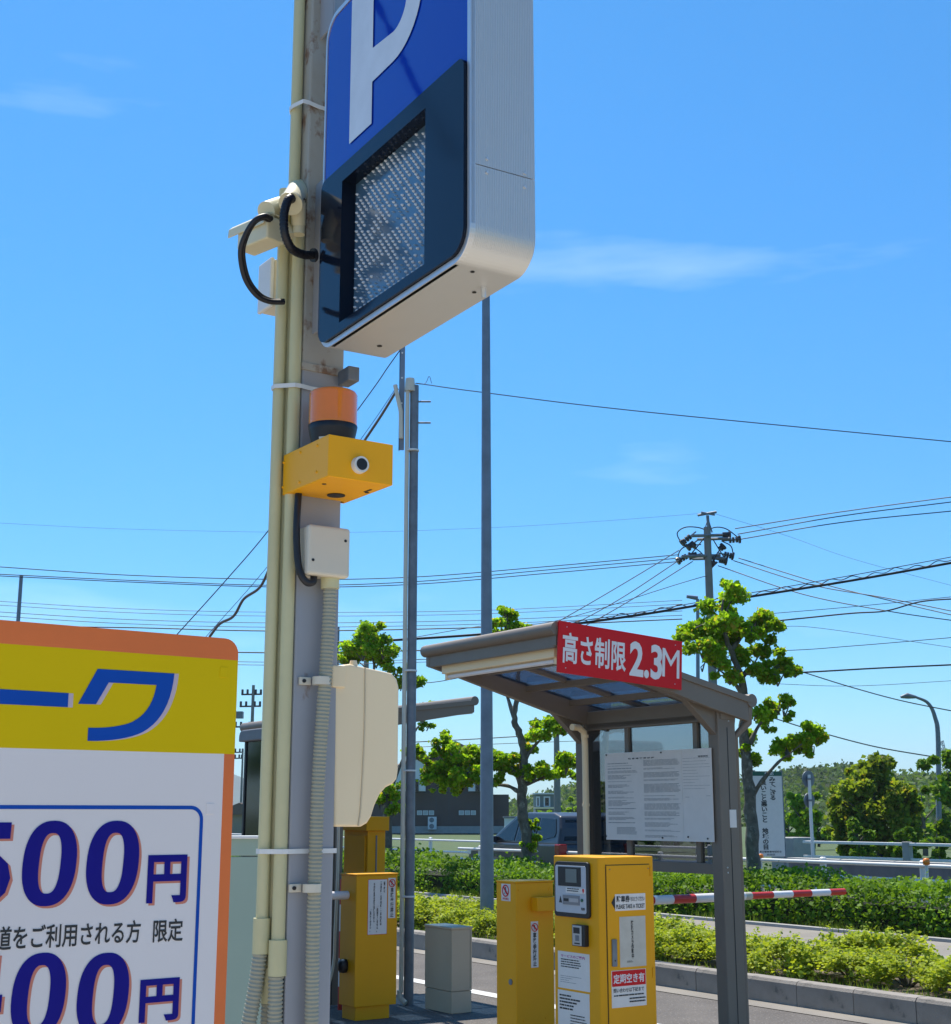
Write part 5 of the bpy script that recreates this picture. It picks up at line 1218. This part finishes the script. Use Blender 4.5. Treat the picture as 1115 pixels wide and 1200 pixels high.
# ------------------------------------------------------------------ buildings
M_brown = mat('brown cladding', (.085, .058, .048), .7, 0, (.07, .048, .04), 1, .5)
M_wclad = mat('white cladding', (.72, .72, .73), .6); M_roofd = mat('dark roof', (.06, .055, .055), .6)
hfr = Fr(*at(410, 985, 112).xy, 0.0)
hX = lambda px: hfr.hit(px, 950, 'y', 0).x; hZ = lambda py: hfr.hit(530, py, 'y', 0).z
hb = thing('brown_house', hfr, 'dark brown two-storey building with white clad gable corners across the road', 'building')
zmid, zeav, zrid, z0h = hZ(929), hZ(900), hZ(874), 0
obj('ground_floor', MB().box(0, hX(578), 0, 10, .55, zmid), M_brown, hb); obj('foundation', MB().box(-.1, hX(597), -.1, 10, 0, .55), M_conc, hb)
pol = [(hX(430), zmid), (hX(578), zmid), (hX(578), hZ(902)), (hX(534), zrid), (hX(482), hZ(902)), (hX(430), hZ(912))]
obj('upper_floor', MB().prism(pol, 'y', 0.03, 9.9), M_brown, hb)
for a, b, c, d in ((hX(482), hZ(902), hX(534), zrid), (hX(534), zrid, hX(584), hZ(899))):
    pv_ = Vector((c-a, 0, d-b)).normalized()
    obj('roof_slope', MB().prism([(a, b + .05), (c, d + .05), (c, d + .35), (a, b + .35)], 'y', -.7, 10.5), M_roofd, hb)
pol = [(hX(458), zmid + .1), (hX(499), zmid + .1), (hX(499), hZ(896)), (hX(491), hZ(888)), (hX(458), hZ(902))]
obj('white_gable', MB().prism(pol, 'y', -1.0, .02), M_wclad, hb)
obj('gable_trim', MB().tube([(hX(456), -1.05, hZ(903)), (hX(491), -1.05, hZ(887.5)), (hX(501), -1.05, hZ(897))], .14, 4), M_roofd, hb)
obj('white_gable', MB().box(hX(549), hX(566), -.6, .02, zmid + .1, hZ(909)), M_wclad, hb)
for a, b in ((486.5, 490), (515.5, 518), (531, 534), (558.5, 561.5)):
    f_ = obj('slot_window', MB().box(hX(a) - .08, hX(b) + .08, -1.06 if a < 500 else (-.66 if a > 550 else -.02), -.9 if a < 500 else (-.5 if a > 550 else .04), hZ(927.5), hZ(913.5)), M_roofd, hb)
    obj('pane', MB().box(hX(a), hX(b), -1.1 if a < 500 else (-.70 if a > 550 else -.06), -1.07 if a < 500 else (-.67 if a > 550 else -.03), hZ(927), hZ(914)), M_wind, f_)
for g0_ in (489, 538):
    for i in range(3):
        a = hX(g0_ + i*7); f_ = obj('window', MB().box(a, a + .40, -.05, .02, hZ(955.3), hZ(950)), M_wclad, hb); obj('pane', MB().box(a + .04, a + .36, -.07, -.052, hZ(954.8), hZ(950.4)), mat('bright pane', (.45, .5, .5), .2), f_)
obj('floor_band', MB().box(-.02, hX(578) + .02, -.04, .03, zmid - .06, zmid + .08), M_roofd, hb)
for px in (511, 526): obj('panel_joint', MB().box(hX(px), hX(px) + .05, -.012, .01, .6, zmid), M_roofd, hb)
obj('flat_wing', MB().box(hX(578), hX(597), 1.0, 9, .5, hZ(931)), M_brown, hb, label='flat-roofed side wing')
ac = thing('air_conditioner', Fr(hfr.o.x + hX(502), hfr.o.y - .5, 0), 'white twin-fan outdoor air conditioner against the brown building', 'air conditioner')
obj('case', MB().box(0, .68, 0, .35, .3, 1.28), M_wclad, ac, .02)
for z in (.55, 1.03): obj('fan_grille', MB().cyl((.30, -.005, z), (.30, -.02, z), .19, n=20), M_galv, ac); 
wsh = Fr(*at(592, 976, 100).xy, 0.0); sh_ = thing('garden_shed', wsh, 'small white shed right of the brown building', 'shed')
x1 = wsh.hit(610, 970, 'y', 0).x; z1 = wsh.hit(600, 959, 'y', 0).z; obj('walls', MB().box(0, x1, 0, 2, -.1, z1), M_wclad, sh_); obj('roof', MB().box(-.1, x1+.1, -.1, 2.1, z1, z1+.12), M_galv, sh_)
o = obj('notice', MB().box(x1*.55, x1*.9, -.05, -.02, .25, .55), M_redink, sh_)
# white-framed house in the trees
w2f = Fr(*at(628, 948, 150).xy, 0.0); wz = lambda py: w2f.hit(640, py, 'y', 0).z; wx = lambda px: w2f.hit(px, 940, 'y', 0).x
h2 = thing('hillside_house', w2f, 'small dark house with white window frames among the trees on the hillside', 'house')
obj('walls', MB().box(0, wx(652), 0, 6, -.1, wz(931)), mat('slate wall', (.13, .17, .17), .7), h2); obj('roof', MB().box(-.3, wx(653), -.3, 6.2, wz(931), wz(929.5)), M_wclad, h2); obj('balcony_slab', MB().box(-.2, wx(649), -.6, 0, wz(948), wz(946)), M_beige, h2)
for a, b in ((629.5, 632), (638.5, 644)):
    f_ = obj('window', MB().box(wx(a) - .1, wx(b) + .1, -.06, .02, wz(945.5), wz(933.5)), M_wclad, h2); obj('pane', MB().box(wx(a)+.05, wx(b)-.05, -.09, -.061, wz(944.5), wz(935)), M_wind, f_)
# low house far left, in the gap
lf = Fr(*at(258, 972, 90).xy, 0.0); lh = thing('far_house', lf, 'low brown-roofed house far away between the price board and the column', 'house')
obj('walls', MB().box(0, 3.2, 0, 5, -.1, lf.hit(270, 955, 'y', 0).z), mat('ochre wall', (.35, .28, .2), .7), lh); zz = lf.hit(270, 955, 'y', 0).z
obj('roof', MB().prism([(-.6, zz), (3.7, zz), (1.2, zz + .75)], 'y', -.3, 5.3), mat('brown roof', (.18, .12, .09), .7), lh)

# ------------------------------------------------------------------ background vegetation
def bigtree(px, pyb, pyt, wpx, Y, label, m, leaf, n, name='broadleaf_tree', lumps=40, group='background trees', trunk=True, flat=1.0):
    b = at(px, pyb, Y); z1 = at(px, pyt, Y).z; b.z = max(-.05, min(b.z, .3)) if True else b.z
    r = wpx/2/1650*Y; h = z1 - b.z; t = thing(name, b, label, 'tree', group)
    C = []; cz = h*.46; rz = h*.50
    for i in range(lumps):
        d = nrg.normal(size=3); d /= np.linalg.norm(d); k = nrg.uniform(.3, .85) if i % 3 else nrg.uniform(.85, 1.08)
        c = np.array([d[0]*r*k, d[1]*r*k, cz + d[2]*rz*k]) if i % 4 else np.array([d[0]*r*.75, d[1]*r*.75, h*nrg.uniform(.06, .25)]); q = min(r, rz)*(nrg.uniform(.20, .36) if i % 3 else nrg.uniform(.10, .20))
        C.append(c + ball(nrg, n//lumps, q, .3, .8))
    leafmesh('crown', np.concatenate(C), leaf, nrg, m, .2, .4, t)
    mb = MB(); tr = .05*h**.8
    mb.tube([(0, 0, -.1), (.05*r, 0, h*.25), (-.04*r, 0, h*.55), (0, 0, h*.8)], tr, 8, [tr, tr*.8, tr*.5, tr*.15]); obj('trunk', mb, M_bark, t)
    mb = MB()
    for i in range(7):
        a = rnd.uniform(0, 6.28); z = h*rnd.uniform(.25, .5); mb.tube([(0, 0, z), (r*.35*math.cos(a), r*.35*math.sin(a), z + h*.12), (r*.7*math.cos(a), r*.7*math.sin(a), z + h*.25)], .1, 5, [tr*.4, tr*.25, tr*.08])
    obj('limbs', mb, M_bark, t)
    return t
bigtree(1030, 1000, 878, 108, 40, 'large olive-green rounded tree behind the grey railing at right', L_dark, .15, 30000, lumps=64)
bigtree(990, 1000, 893, 40, 41, 'slimmer yellowish side crown at the left of the large olive tree', L_dark, .15, 3500, lumps=16)
bigtree(947, 1000, 913, 52, 46, 'bright green tree behind the round road signs', L_mid, .16, 5000, lumps=20)
bigtree(1085, 1000, 915, 56, 52, 'bright green tree to the right of the large olive tree', L_mid, .17, 4500, lumps=20)
bigtree(1128, 1010, 846, 84, 38, 'dark pine cut by the right edge of the photo', L_hedge, .12, 12000, name='pine_tree', lumps=30)
bigtree(1007, 1000, 955, 36, 36, 'small rounded dark shrub in front of the large olive tree', L_hedge, .11, 4000, 'rounded_shrub', 16)
bigtree(1062, 1004, 960, 40, 34, 'rounded dark shrub right of its twin before the large olive tree', L_hedge, .11, 4500, 'rounded_shrub', 16)
bigtree(1100, 1000, 967, 34, 36, 'low dark shrub at the right edge behind the railing', L_hedge, .11, 3500, 'rounded_shrub', 14)
for i, (px, py, w, Y, m) in enumerate(((655, 938, 26, 95, L_mid), (672, 932, 28, 98, L_mid), (640, 945, 26, 90, L_mid), (628, 955, 22, 88, L_hedge), (688, 945, 24, 96, L_hedge), (700, 940, 26, 100, L_mid), (617, 958, 18, 92, L_mid), (668, 950, 24, 86, L_mid), (650, 957, 22, 84, L_mid))):
    bigtree(px, 985, py, w, Y, 'green tree over the road, ' + ['just right of the slim grey concrete pole', 'tall, left of shelter post', 'under the small white-framed hillside house', 'smallest dark one beside the white shed', 'darkest, touching the shelter post', 'half hidden by the shelter post', 'behind the trunk of the pruned tree', 'low, just above the parked wagon roof', 'lowest, by the slim pole foot'][i], m, .30, 1500, lumps=12, group='trees beyond the road')
for i, (px, py, w, Y) in enumerate(((925, 945, 40, 70), (960, 950, 40, 64), (908, 940, 40, 75), (1068, 945, 40, 70), (1110, 940, 46, 66), (1140, 935, 60, 66))):
    bigtree(px, 990, py, w, Y, 'mid-green tree behind the railing, ' + ['beside the slogan signboard', 'just right of the round road signs', 'behind the slogan signboard', 'between the olive tree and the curved-neck lamp', 'at the foot of the curved-neck lamp', 'cut off by the right edge of the photo'][i], L_hedge, .26, 1800, lumps=12, group='tree belt at right')
for i, (px, py, w, Y) in enumerate(((780, 930, 70, 60), (830, 935, 60, 58), (745, 940, 60, 62))):
    bigtree(px, 990, py, w, Y, 'green tree behind the shelter glass, ' + ['middle of the three', 'rightmost of the three', 'leftmost of the three'][i], L_mid, .24, 1800, lumps=14, group='trees behind the shelter glass')
# wooded hills
def hill(name, pts, Y, depth, label, m, n, leaf):
    """ridge given by pixels; a solid ridge with tree masses over it"""
    mb = MB(); P = [at(a, b, Y) for a, b in pts]; P = smooth_pts(P, 4); k = len(P); rows = 7; vs = []
    for j in range(rows):
        q = j/(rows-1); 
        for p in P: vs.append((p.x, p.y - depth*(1-q), -1 + (p.z - leaf*2 + 1)*math.sin(q*math.pi/2)))
    for p in P: vs.append((p.x, p.y + depth, -1))
    mb.add(vs, [(j*k+i, j*k+i+1, (j+1)*k+i+1, (j+1)*k+i) for j in range(rows) for i in range(k-1)], True)
    o = obj(name, mb, mat('hill ground', (.035, .06, .02), .95, 0, (.02, .04, .012), .1, 1), None, kind='structure')
    rg = nrg; u = rg.uniform(0, k-1.001, n); i = u.astype(int); f = (u - i)[:, None]; PP = np.array([tuple(p) for p in P]); R_ = PP[i]*(1-f) + PP[i+1]*f
    q = rg.uniform(0, 1, n)**.8; z = -1 + (R_[:, 2] - leaf*2 + 1)*np.sin(q*np.pi/2); y = R_[:, 1] - depth*(1-q)
    cl = 3.0*leaf*(np.sin(R_[:, 0]*.35/leaf)*np.sin(y*.11/leaf + R_[:, 0]*.1) + 0.6*np.sin(R_[:, 0]*.9/leaf + y*.3)) * .5
    C = np.stack([R_[:, 0], y, z + np.abs(rg.normal(size=n))*leaf*.9 + cl*.5], 1)
    leafmesh('hill_woods', C, leaf, rg, m, .3, .4)
hill('hill', [(590, 945), (620, 938), (660, 926), (700, 922), (760, 918), (830, 920), (880, 918), (915, 906), (940, 903), (975, 914), (1010, 922), (1060, 926), (1110, 922), (1180, 916), (1300, 918)], 330, 160, '', L_hill, 130000, .95)
mb = MB(); P = smooth_pts([at(a, b, 2600) for a, b in ((40, 950), (160, 930), (230, 912), (262, 903), (278, 909), (300, 915), (380, 925), (520, 940), (620, 948))], 5); k = len(P)
vs = [tuple(p) for p in P] + [(p.x, p.y - 500, -5) for p in P] + [(p.x, p.y + 500, -5) for p in P]
mb.add(vs, [(i, i+1, k+i+1, k+i) for i in range(k-1)] + [(i+1, i, 2*k+i, 2*k+i+1) for i in range(k-1)], True)
obj('mountains', mb, mat('mountain woods', (.04, .07, .035), .95, 0, (.03, .05, .03), .01, 1), None, kind='structure')

# ------------------------------------------------------------------ utility poles, lamps and wires
M_polec = mat('concrete pole', (.24, .225, .21), .85, 0, (.18, .17, .16), 3)
M_wire = mat('wire black', (.012, .013, .016), .6); M_ins = mat('insulator', (.03, .025, .03), .35)
U = 50.0
b = at(832, 700, U); up = thing('utility_pole', Vector((b.x, b.y, 0)), 'concrete utility pole crowded with insulators behind the right hand pruned tree', 'utility pole', 'utility poles')
zt_ = at(831, 618, U).z; R_ = lambda px, py, dy=0: at(px, py, U + dy) - up.location
obj('pole', MB().cyl((0, 0, -.1), (0, 0, zt_), .19, .13, 16), M_polec, up)
for py, a, b2, dy in ((628, 811, 850, -.2), (632, 818, 856, .2), (652, 800, 844, -.2), (655, 812, 850, .2)):
    obj('crossarm', MB().cyl(R_(a, py, dy*3), R_(b2, py - 1, -dy), .06, n=6), M_galv, up)
obj('top_mast', MB().tube([R_(831, 622), R_(829.5, 604)], .06, 6).tube([R_(818, 604), R_(840, 600)], .05, 5).tube([R_(822, 600.5), R_(838, 603.5)], .04, 5).tube([R_(826, 623), R_(830, 606), R_(835, 624)], .03, 5), M_galv, up)
for (x0, y0, x1, y1) in ((816, 623, 799, 637), (818, 633, 806, 642), (812, 648, 794, 658), (822, 649, 808, 652), (842, 627, 856, 627), (846, 634, 868, 632), (842, 648, 860, 652), (838, 655, 852, 658), (832, 656, 838, 662), (815, 636, 812, 640), (843, 645, 848, 640)):
    p0, p1 = R_(x0, y0), R_(x1, y1)
    for k in (.45, .62, .80, .95):
        c = p0.lerp(p1, k); d = (p1-p0).normalized(); obj('insulator', MB().cyl(c - d*.035, c + d*.035, .11 if k < .9 else .15, n=10), M_ins, up)
    obj('string_rod', MB().cyl(p0, p1, .03, n=6), M_galv, up)
for L in ([(799, 637), (794, 625), (803, 618), (818, 618), (830, 622)], [(794, 658), (797, 646), (805, 640), (822, 638)], [(868, 632), (852, 620), (838, 618), (826, 624)], [(860, 652), (857, 640), (846, 634)], [(852, 658), (842, 642), (836, 632)], [(808, 652), (818, 640), (826, 630)], [(812, 640), (824, 650), (829, 664)], [(848, 640), (840, 650), (834, 668)]):
    obj('jumper_lead', MB().tube(smooth_pts([R_(a, b) for a, b in L], 5), .022, 5), M_wire, up)
def far_pole(px, pyt, Y, label, arms=(), r=.14, m=None, pyb=985):
    b = at(px, pyb, Y); o = thing('utility_pole', Vector((b.x, b.y, 0)), label, 'utility pole', 'utility poles'); z = at(px, pyt, Y).z
    obj('pole', MB().cyl((0, 0, -.1), (0, 0, z), r*1.2, r*.8, 12), m or M_polec, o)
    for a, c, py in arms:
        obj('crossarm', MB().cyl(at(a, py, Y) - o.location, at(c, py - .4, Y) - o.location, .07, n=6), M_ins, o)
        for k in (0.05, .3, .7, .95):
            q = at(a + (c-a)*k, py - .5, Y) - o.location; obj('insulator', MB().cyl(q, q + Vector((0, 0, .35)), .09, n=8), M_ins, o)
    return o
o = far_pole(291, 803, 105, 'distant utility pole with box and crossarms left of the column', ((283, 307, 814), (281, 306, 828), (275, 300, 852)))
obj('transformer', MB().box(*sorted(((at(277, 838, 105) - o.location).x, (at(285, 838, 105) - o.location).x)), -.3, .3, (at(280, 842, 105) - o.location).z, (at(280, 834, 105) - o.location).z), M_galv, o)
o = far_pole(281, 878, 140, 'lower distant utility pole left of the column, with a coil of cable', ((272, 285, 882), (272, 284, 889)), .11)
far_pole(654, 850, 60, 'slim grey concrete pole standing between the pruned tree and the shelter', (), .14)
far_pole(3, 674, 60, 'slim pole top rising above the price board at the left edge', (), .10, M_pole)
far_pole(426, 733, 75, 'dark pole top above the tree behind the meter box', (), .16)
far_pole(391, 735, 62, 'dark pole edge just right of the column above the meter box', (), .09, M_pole)
p = at(1101, 1000, 60); o = thing('street_lamp', Vector((p.x, p.y, 0)), 'curved-neck street lamp at the right edge of the photo', 'street lamp')
pts = [(0, 0, 0), at(1100, 870, 60) - o.location, at(1096, 840, 60) - o.location, at(1088, 824, 60) - o.location, at(1074, 817, 60) - o.location]
S = smooth_pts(pts, 6); obj('pole', MB().tube(S, .08, 10, [.12 - .07*i/len(S) for i in range(len(S))]), M_galv, o)
obj('lamp_head', MB().tube([at(1074, 817, 60) - o.location, at(1064, 815.5, 60) - o.location, at(1056, 817, 60) - o.location], .1, 8, [.06, .13, .05]), M_galv, o)
p = at(818, 990, 42); o = thing('street_lamp', Vector((p.x, p.y, 0)), 'small flat-headed lamp on a thin mast beside the right hand pruned tree', 'street lamp')
obj('pole', MB().cyl((0, 0, 0), at(818, 702, 42) - o.location, .08, .05, 10), M_pole, o); q = at(805, 699, 42) - o.location; q2 = at(818, 701, 42) - o.location; obj('lamp_head', MB().tube([q, q2], .05, 8, [.05, .07]), M_pole, o)
# lattice tower far right
p = at(1112, 990, 420); o = thing('lattice_tower', Vector((p.x, p.y, 0)), 'faint steel lattice tower beyond the trees at the right edge', 'pylon')
zt_ = at(1112, 868, 420).z; mb = MB(); bw = 3.2
for sx in (-1, 1):
    for sy in (-1, 1): mb.cyl((sx*bw, sy*bw, 0), (sx*.5, sy*.5, zt_), .12, n=4)
obj('legs', mb, M_galv, o); mb = MB()
for i in range(12):
    z0_, z1_ = zt_*i/12, zt_*(i+1)/12; w0, w1 = bw - (bw-.5)*i/12, bw - (bw-.5)*(i+1)/12
    for sy in (-1, 1): mb.cyl((-w0, sy*w0, z0_), (w1, sy*w1, z1_), .08, n=4); mb.cyl((w0, sy*w0, z0_), (-w1, sy*w1, z1_), .08, n=4)
obj('bracing', mb, M_galv, o)

def wire(pts, w, label, group='overhead wires', m=None, k=10, name='overhead_wire'):
    """pts: (px, py, Y)"""
    P = smooth_pts([at(*p) for p in pts], k); o0 = P[0].copy()
    rs_ = [max(.0015, w/2*(p.y)/1650) for p in P]
    o = obj(name, MB().tube([p - o0 for p in P], .01, 5, rs_), m or M_wire); o.location = o0
    return tag(o, label, 'wire', group)
gpY = 12.05
wire([(488, 449, gpY), (560, 459, 20), (700, 476.5, 30), (850, 492, 38), (1130, 519, 50)], 1.3, 'lone wire running from the galvanised pole top to the right edge')
wire([(476, 447, gpY), (497, 450, 13), (503, 441, 13), (506, 449, 13.1)], .7, 'small loop of thin wire at the galvanised pole top')
for i, (a, b, c) in enumerate(((619.5, 600, 581.5), (626, 605, 587.5), (632, 612.5, 598.5))):
    wire([(862 + 3*i, a, U), (985, b, 46), (1130, c - 1, 42)], 1.3, ['highest', 'middle', 'lowest'][i] + ' of the three wires rising right from the utility pole to the right edge')
for i, L in enumerate(([(866, 654, U), (960, 683, 46), (1040, 703, 43), (1130, 724, 40)], [(860, 657, U), (950, 685, 46), (1040, 701, 43), (1130, 719, 40)], [(842, 663, U), (940, 696, 46), (1040, 716, 43), (1130, 729, 40)])):
    wire(L, 1.2, ['first', 'second', 'third'][i] + ' counted from above of the wires falling right from the utility pole')
for i, L in enumerate(([(796, 645, U), (721, 690, 42), (655, 728, 36), (600, 757, 32)], [(800, 654, U), (735, 697, 42), (680, 728, 37), (620, 757, 32)], [(812, 658, U), (745, 700, 42), (700, 726, 38), (640, 757, 32)])):
    wire(L, 1.2, ['leftmost', 'middle', 'rightmost'][i] + ' of the three wires falling left from the utility pole behind the red sign')
for i, (a, b, c, d) in enumerate(((650, 664, 682, 663), (654, 668, 685.5, 670), (658, 672, 687, 671))):
    wire([(796, a, U), (640, b, 52), (480, a*0 + [676.5, 682, 685][i], 54), (330, [679, 686, 688][i], 56), (150, [674, 680, 682][i], 58), (-20, [663, 672, 674][i], 60)], 1.1, ['top', 'middle', 'bottom'][i] + ' of the three long wires from the utility pole to the left edge')
# thick lashed bundle
wire([(1130, 657, 34), (1000, 680, 34), (862, 702, 34), (740, 722, 34), (600, 740, 34), (480, 749, 34), (395, 753, 34)], 3.2, 'thickest black lashed cable bundle crossing behind the shelter and the tree')
wire([(1130, 650, 34), (1000, 674, 34), (862, 698, 34), (740, 719, 34), (600, 738, 34)], 1.0, 'thin support strand just above the thickest cable bundle')
P = smooth_pts([at(*p) for p in ((1130, 655, 34), (1000, 678, 34), (862, 701, 34), (740, 721, 34), (620, 738, 34))], 60)
Q = [p + Vector((0, .02*math.cos(i*.55), .03 + .035*math.sin(i*.55) + .02*math.sin(i*.21))) for i, p in enumerate(P)]
o = obj('lashing_wire', MB().tube([q - Q[0] for q in Q], .012, 4), M_wire); o.location = Q[0]; tag(o, 'spiral lashing wire wound along the thickest cable bundle', 'wire', 'overhead wires')
wire([(1130, 701, 30), (1080, 705, 31), (1038, 716, 32), (995, 719, 33), (905, 728, 34), (862, 730, 35)], 1.9, 'kinked dark cable from the right edge to the pruned tree')
wire([(1130, 698, 36), (1000, 711, 36), (905, 719, 36)], .8, 'thin wire just above the kinked dark cable')
wire([(1130, 746, 40), (1000, 757, 40), (905, 763, 40), (660, 770, 42), (480, 773, 44)], .9, 'thin wire level with the middle of the right hand pruned tree')
wire([(1130, 778.5, 26), (1030, 783, 26), (940, 788, 26), (840, 792, 27)], 2.0, 'dark straight cable from the right edge to the pruned tree, just over the slanting one')
wire([(942, 788, 26), (1000, 806, 30), (1060, 822, 34), (1130, 836, 38)], 1.4, 'slanting cable falling right from the pruned tree toward the lamp')
wire([(908, 842, 26), (960, 858, 32), (1030, 876, 38), (1100, 888, 44)], 1.5, 'low slanting cable falling toward the curved-neck lamp')
wire([(1130, 797, 60), (1000, 804, 60), (900, 801, 60)], .6, 'faint wire under the dark straight cable')
wire([(905, 735, 60), (960, 736, 60), (1130, 761, 60)], .6, 'faint sagging wire with a small knot right of the pruned tree')
for i, (py, w) in enumerate(((717.5, .7), (722, .7), (730, .8), (735, .8), (739.5, 1.5), (765, 1.6), (776, .8), (779.5, .8))):
    wire([(-20, py - (14 if i < 4 else 6), 60), (150, py - 4, 60), (330, py, 60), (560, py - 2 - i*.5, 58), (800, py - 14, 56)], w, ['first', 'second', 'third', 'fourth', 'fifth', 'sixth', 'seventh', 'eighth'][i] + ' counted from above of the level wires passing behind the column')
wire([(480, 748, 60), (570, 733, 58), (650, 728, 56), (800, 683, 50), (832, 674, U)], .9, 'thin wire rising to the utility pole below the three left hand wires')
wire([(395, 776, 45), (480, 800, 40), (560, 790, 40), (640, 775, 38)], 1.0, 'sagging wire behind the galvanised pole and the tree left of the shelter')
wire([(480, 870, 70), (560, 866, 68), (690, 858, 64)], 1.2, 'low wire above the brown building')
wire([(480, 876, 70), (580, 872, 68), (690, 868, 64)], .7, 'lowest thin wire above the brown building')
wire([(830, 601, 50), (700, 611, 54), (560, 619, 56), (380, 624, 58), (150, 620, 60), (-20, 612, 60)], .35, 'faintest wire, high across the sky left of the utility pole')
wire([(838, 602, 50), (920, 627, 50), (1000, 655, 48), (1130, 690, 46)], .4, 'faintest wire, falling right from the utility pole tip')
# cables from the galvanised pole down to the left
wire([(480, 395, gpY), (455, 430, gpY + .6), (427, 470, 13.5), (320, 615, 16.5), (265, 680, 18), (200, 752, 20)], 1.4, 'straight thin wire slanting down left from the galvanised pole')
wire([(466, 456, gpY), (447, 487, 12.6), (425, 520, 13.2), (400, 558, 14), (330, 648, 15.5), (318, 662, 15.8), (305, 688, 16.2), (286, 702, 16.6), (274, 722, 17), (258, 731, 17.4), (246, 746, 17.8)], 3.6, 'thick sagging pale cable slanting down left from the galvanised pole', m=mat('grey sheathed cable', (.10, .085, .08), .5))
wire([(466, 452, gpY), (425, 512, 13.2), (320, 656, 15.5), (240, 748, 17.8)], .8, 'fine support wire above the thick sagging pale cable')

# lead reflected by the sign's gloss and trees at the viewer's left, seen only in reflections
def mirror_dir(fr, px, py, c=0.0):
    n = fr.ex; d = ray(px, py).normalized(); o = fr.hit(px, py, 'x', c); P = fr.o + fr.ex*o.x + fr.ey*o.y + Vector((0, 0, o.z)); return P, d - 2*d.dot(n)*n
PA, dA = mirror_dir(sf, 446, 12); PB, dB = mirror_dir(sf, 535, 182)
A_, B_ = PA + dA*7.0, PB + dB*7.0; e = (B_ - A_)
pts = [A_ - e*3, A_ - e*1.2, A_, A_.lerp(B_, .35) + Vector((0, 0, -.05)), A_.lerp(B_, .6) + Vector((0, .05, .04)), B_, B_ + e*.02]
Q = smooth_pts(pts, 8); o = obj('overhead_wire', MB().tube([q - Q[0] for q in Q], .03, 6, [.012 + .022*abs(math.sin(i*1.3))*(i > 14) for i in range(len(Q))]), M_wire); o.location = Q[0]
tag(o, 'dark cable outside the frame at left, seen mirrored in the blue sign face', 'wire', 'overhead wires')
for i, (x, y, h_) in enumerate(((-17, 18.5, 3.3), (-21, 14.5, 3.0), (-27, 21, 4.2), (-16, 9, 3))):
    t = thing('broadleaf_tree', Vector((x, y, 0)), ['tall green tree left of the frame, mirrored in the shelter glass', 'lower green tree left of the frame, mirrored in the shelter glass', 'farthest tall tree left of the frame, mirrored in the glass', 'small tree left of the frame, nearest the car park lane'][i], 'tree', 'trees left of the frame')
    C = [np.array([nrg.normal()*.8, nrg.normal()*.8, h_*nrg.uniform(.45, .95)]) + ball(nrg, 130, nrg.uniform(.3, .6), .3) for _ in range(20)]
    leafmesh('crown', np.concatenate(C), .22, nrg, L_mid, .2, .4, t); obj('trunk', MB().tube([(0, 0, -.1), (.1, 0, h_*.4), (0, .1, h_*.8)], .12, 8, [.16, .12, .05]), M_bark, t)

# thin summer haze
hz_ = MB().box(-2600, 2600, -700, 4050, -1.1, 150)
hz_o = obj('haze', hz_, M_white, kind='stuff'); hm = bpy.data.materials.new('haze air'); hm.use_nodes = True; hm.node_tree.nodes.clear()
ho_ = hm.node_tree.nodes.new('ShaderNodeOutputMaterial'); hv_ = hm.node_tree.nodes.new('ShaderNodeVolumePrincipled')
hv_.inputs['Color'].default_value = (.75, .86, 1, 1); hv_.inputs['Density'].default_value = .0002; hv_.inputs['Anisotropy'].default_value = .2
hm.node_tree.links.new(hv_.outputs[0], ho_.inputs['Volume']); hz_o.data.materials.clear(); hz_o.data.materials.append(hm)
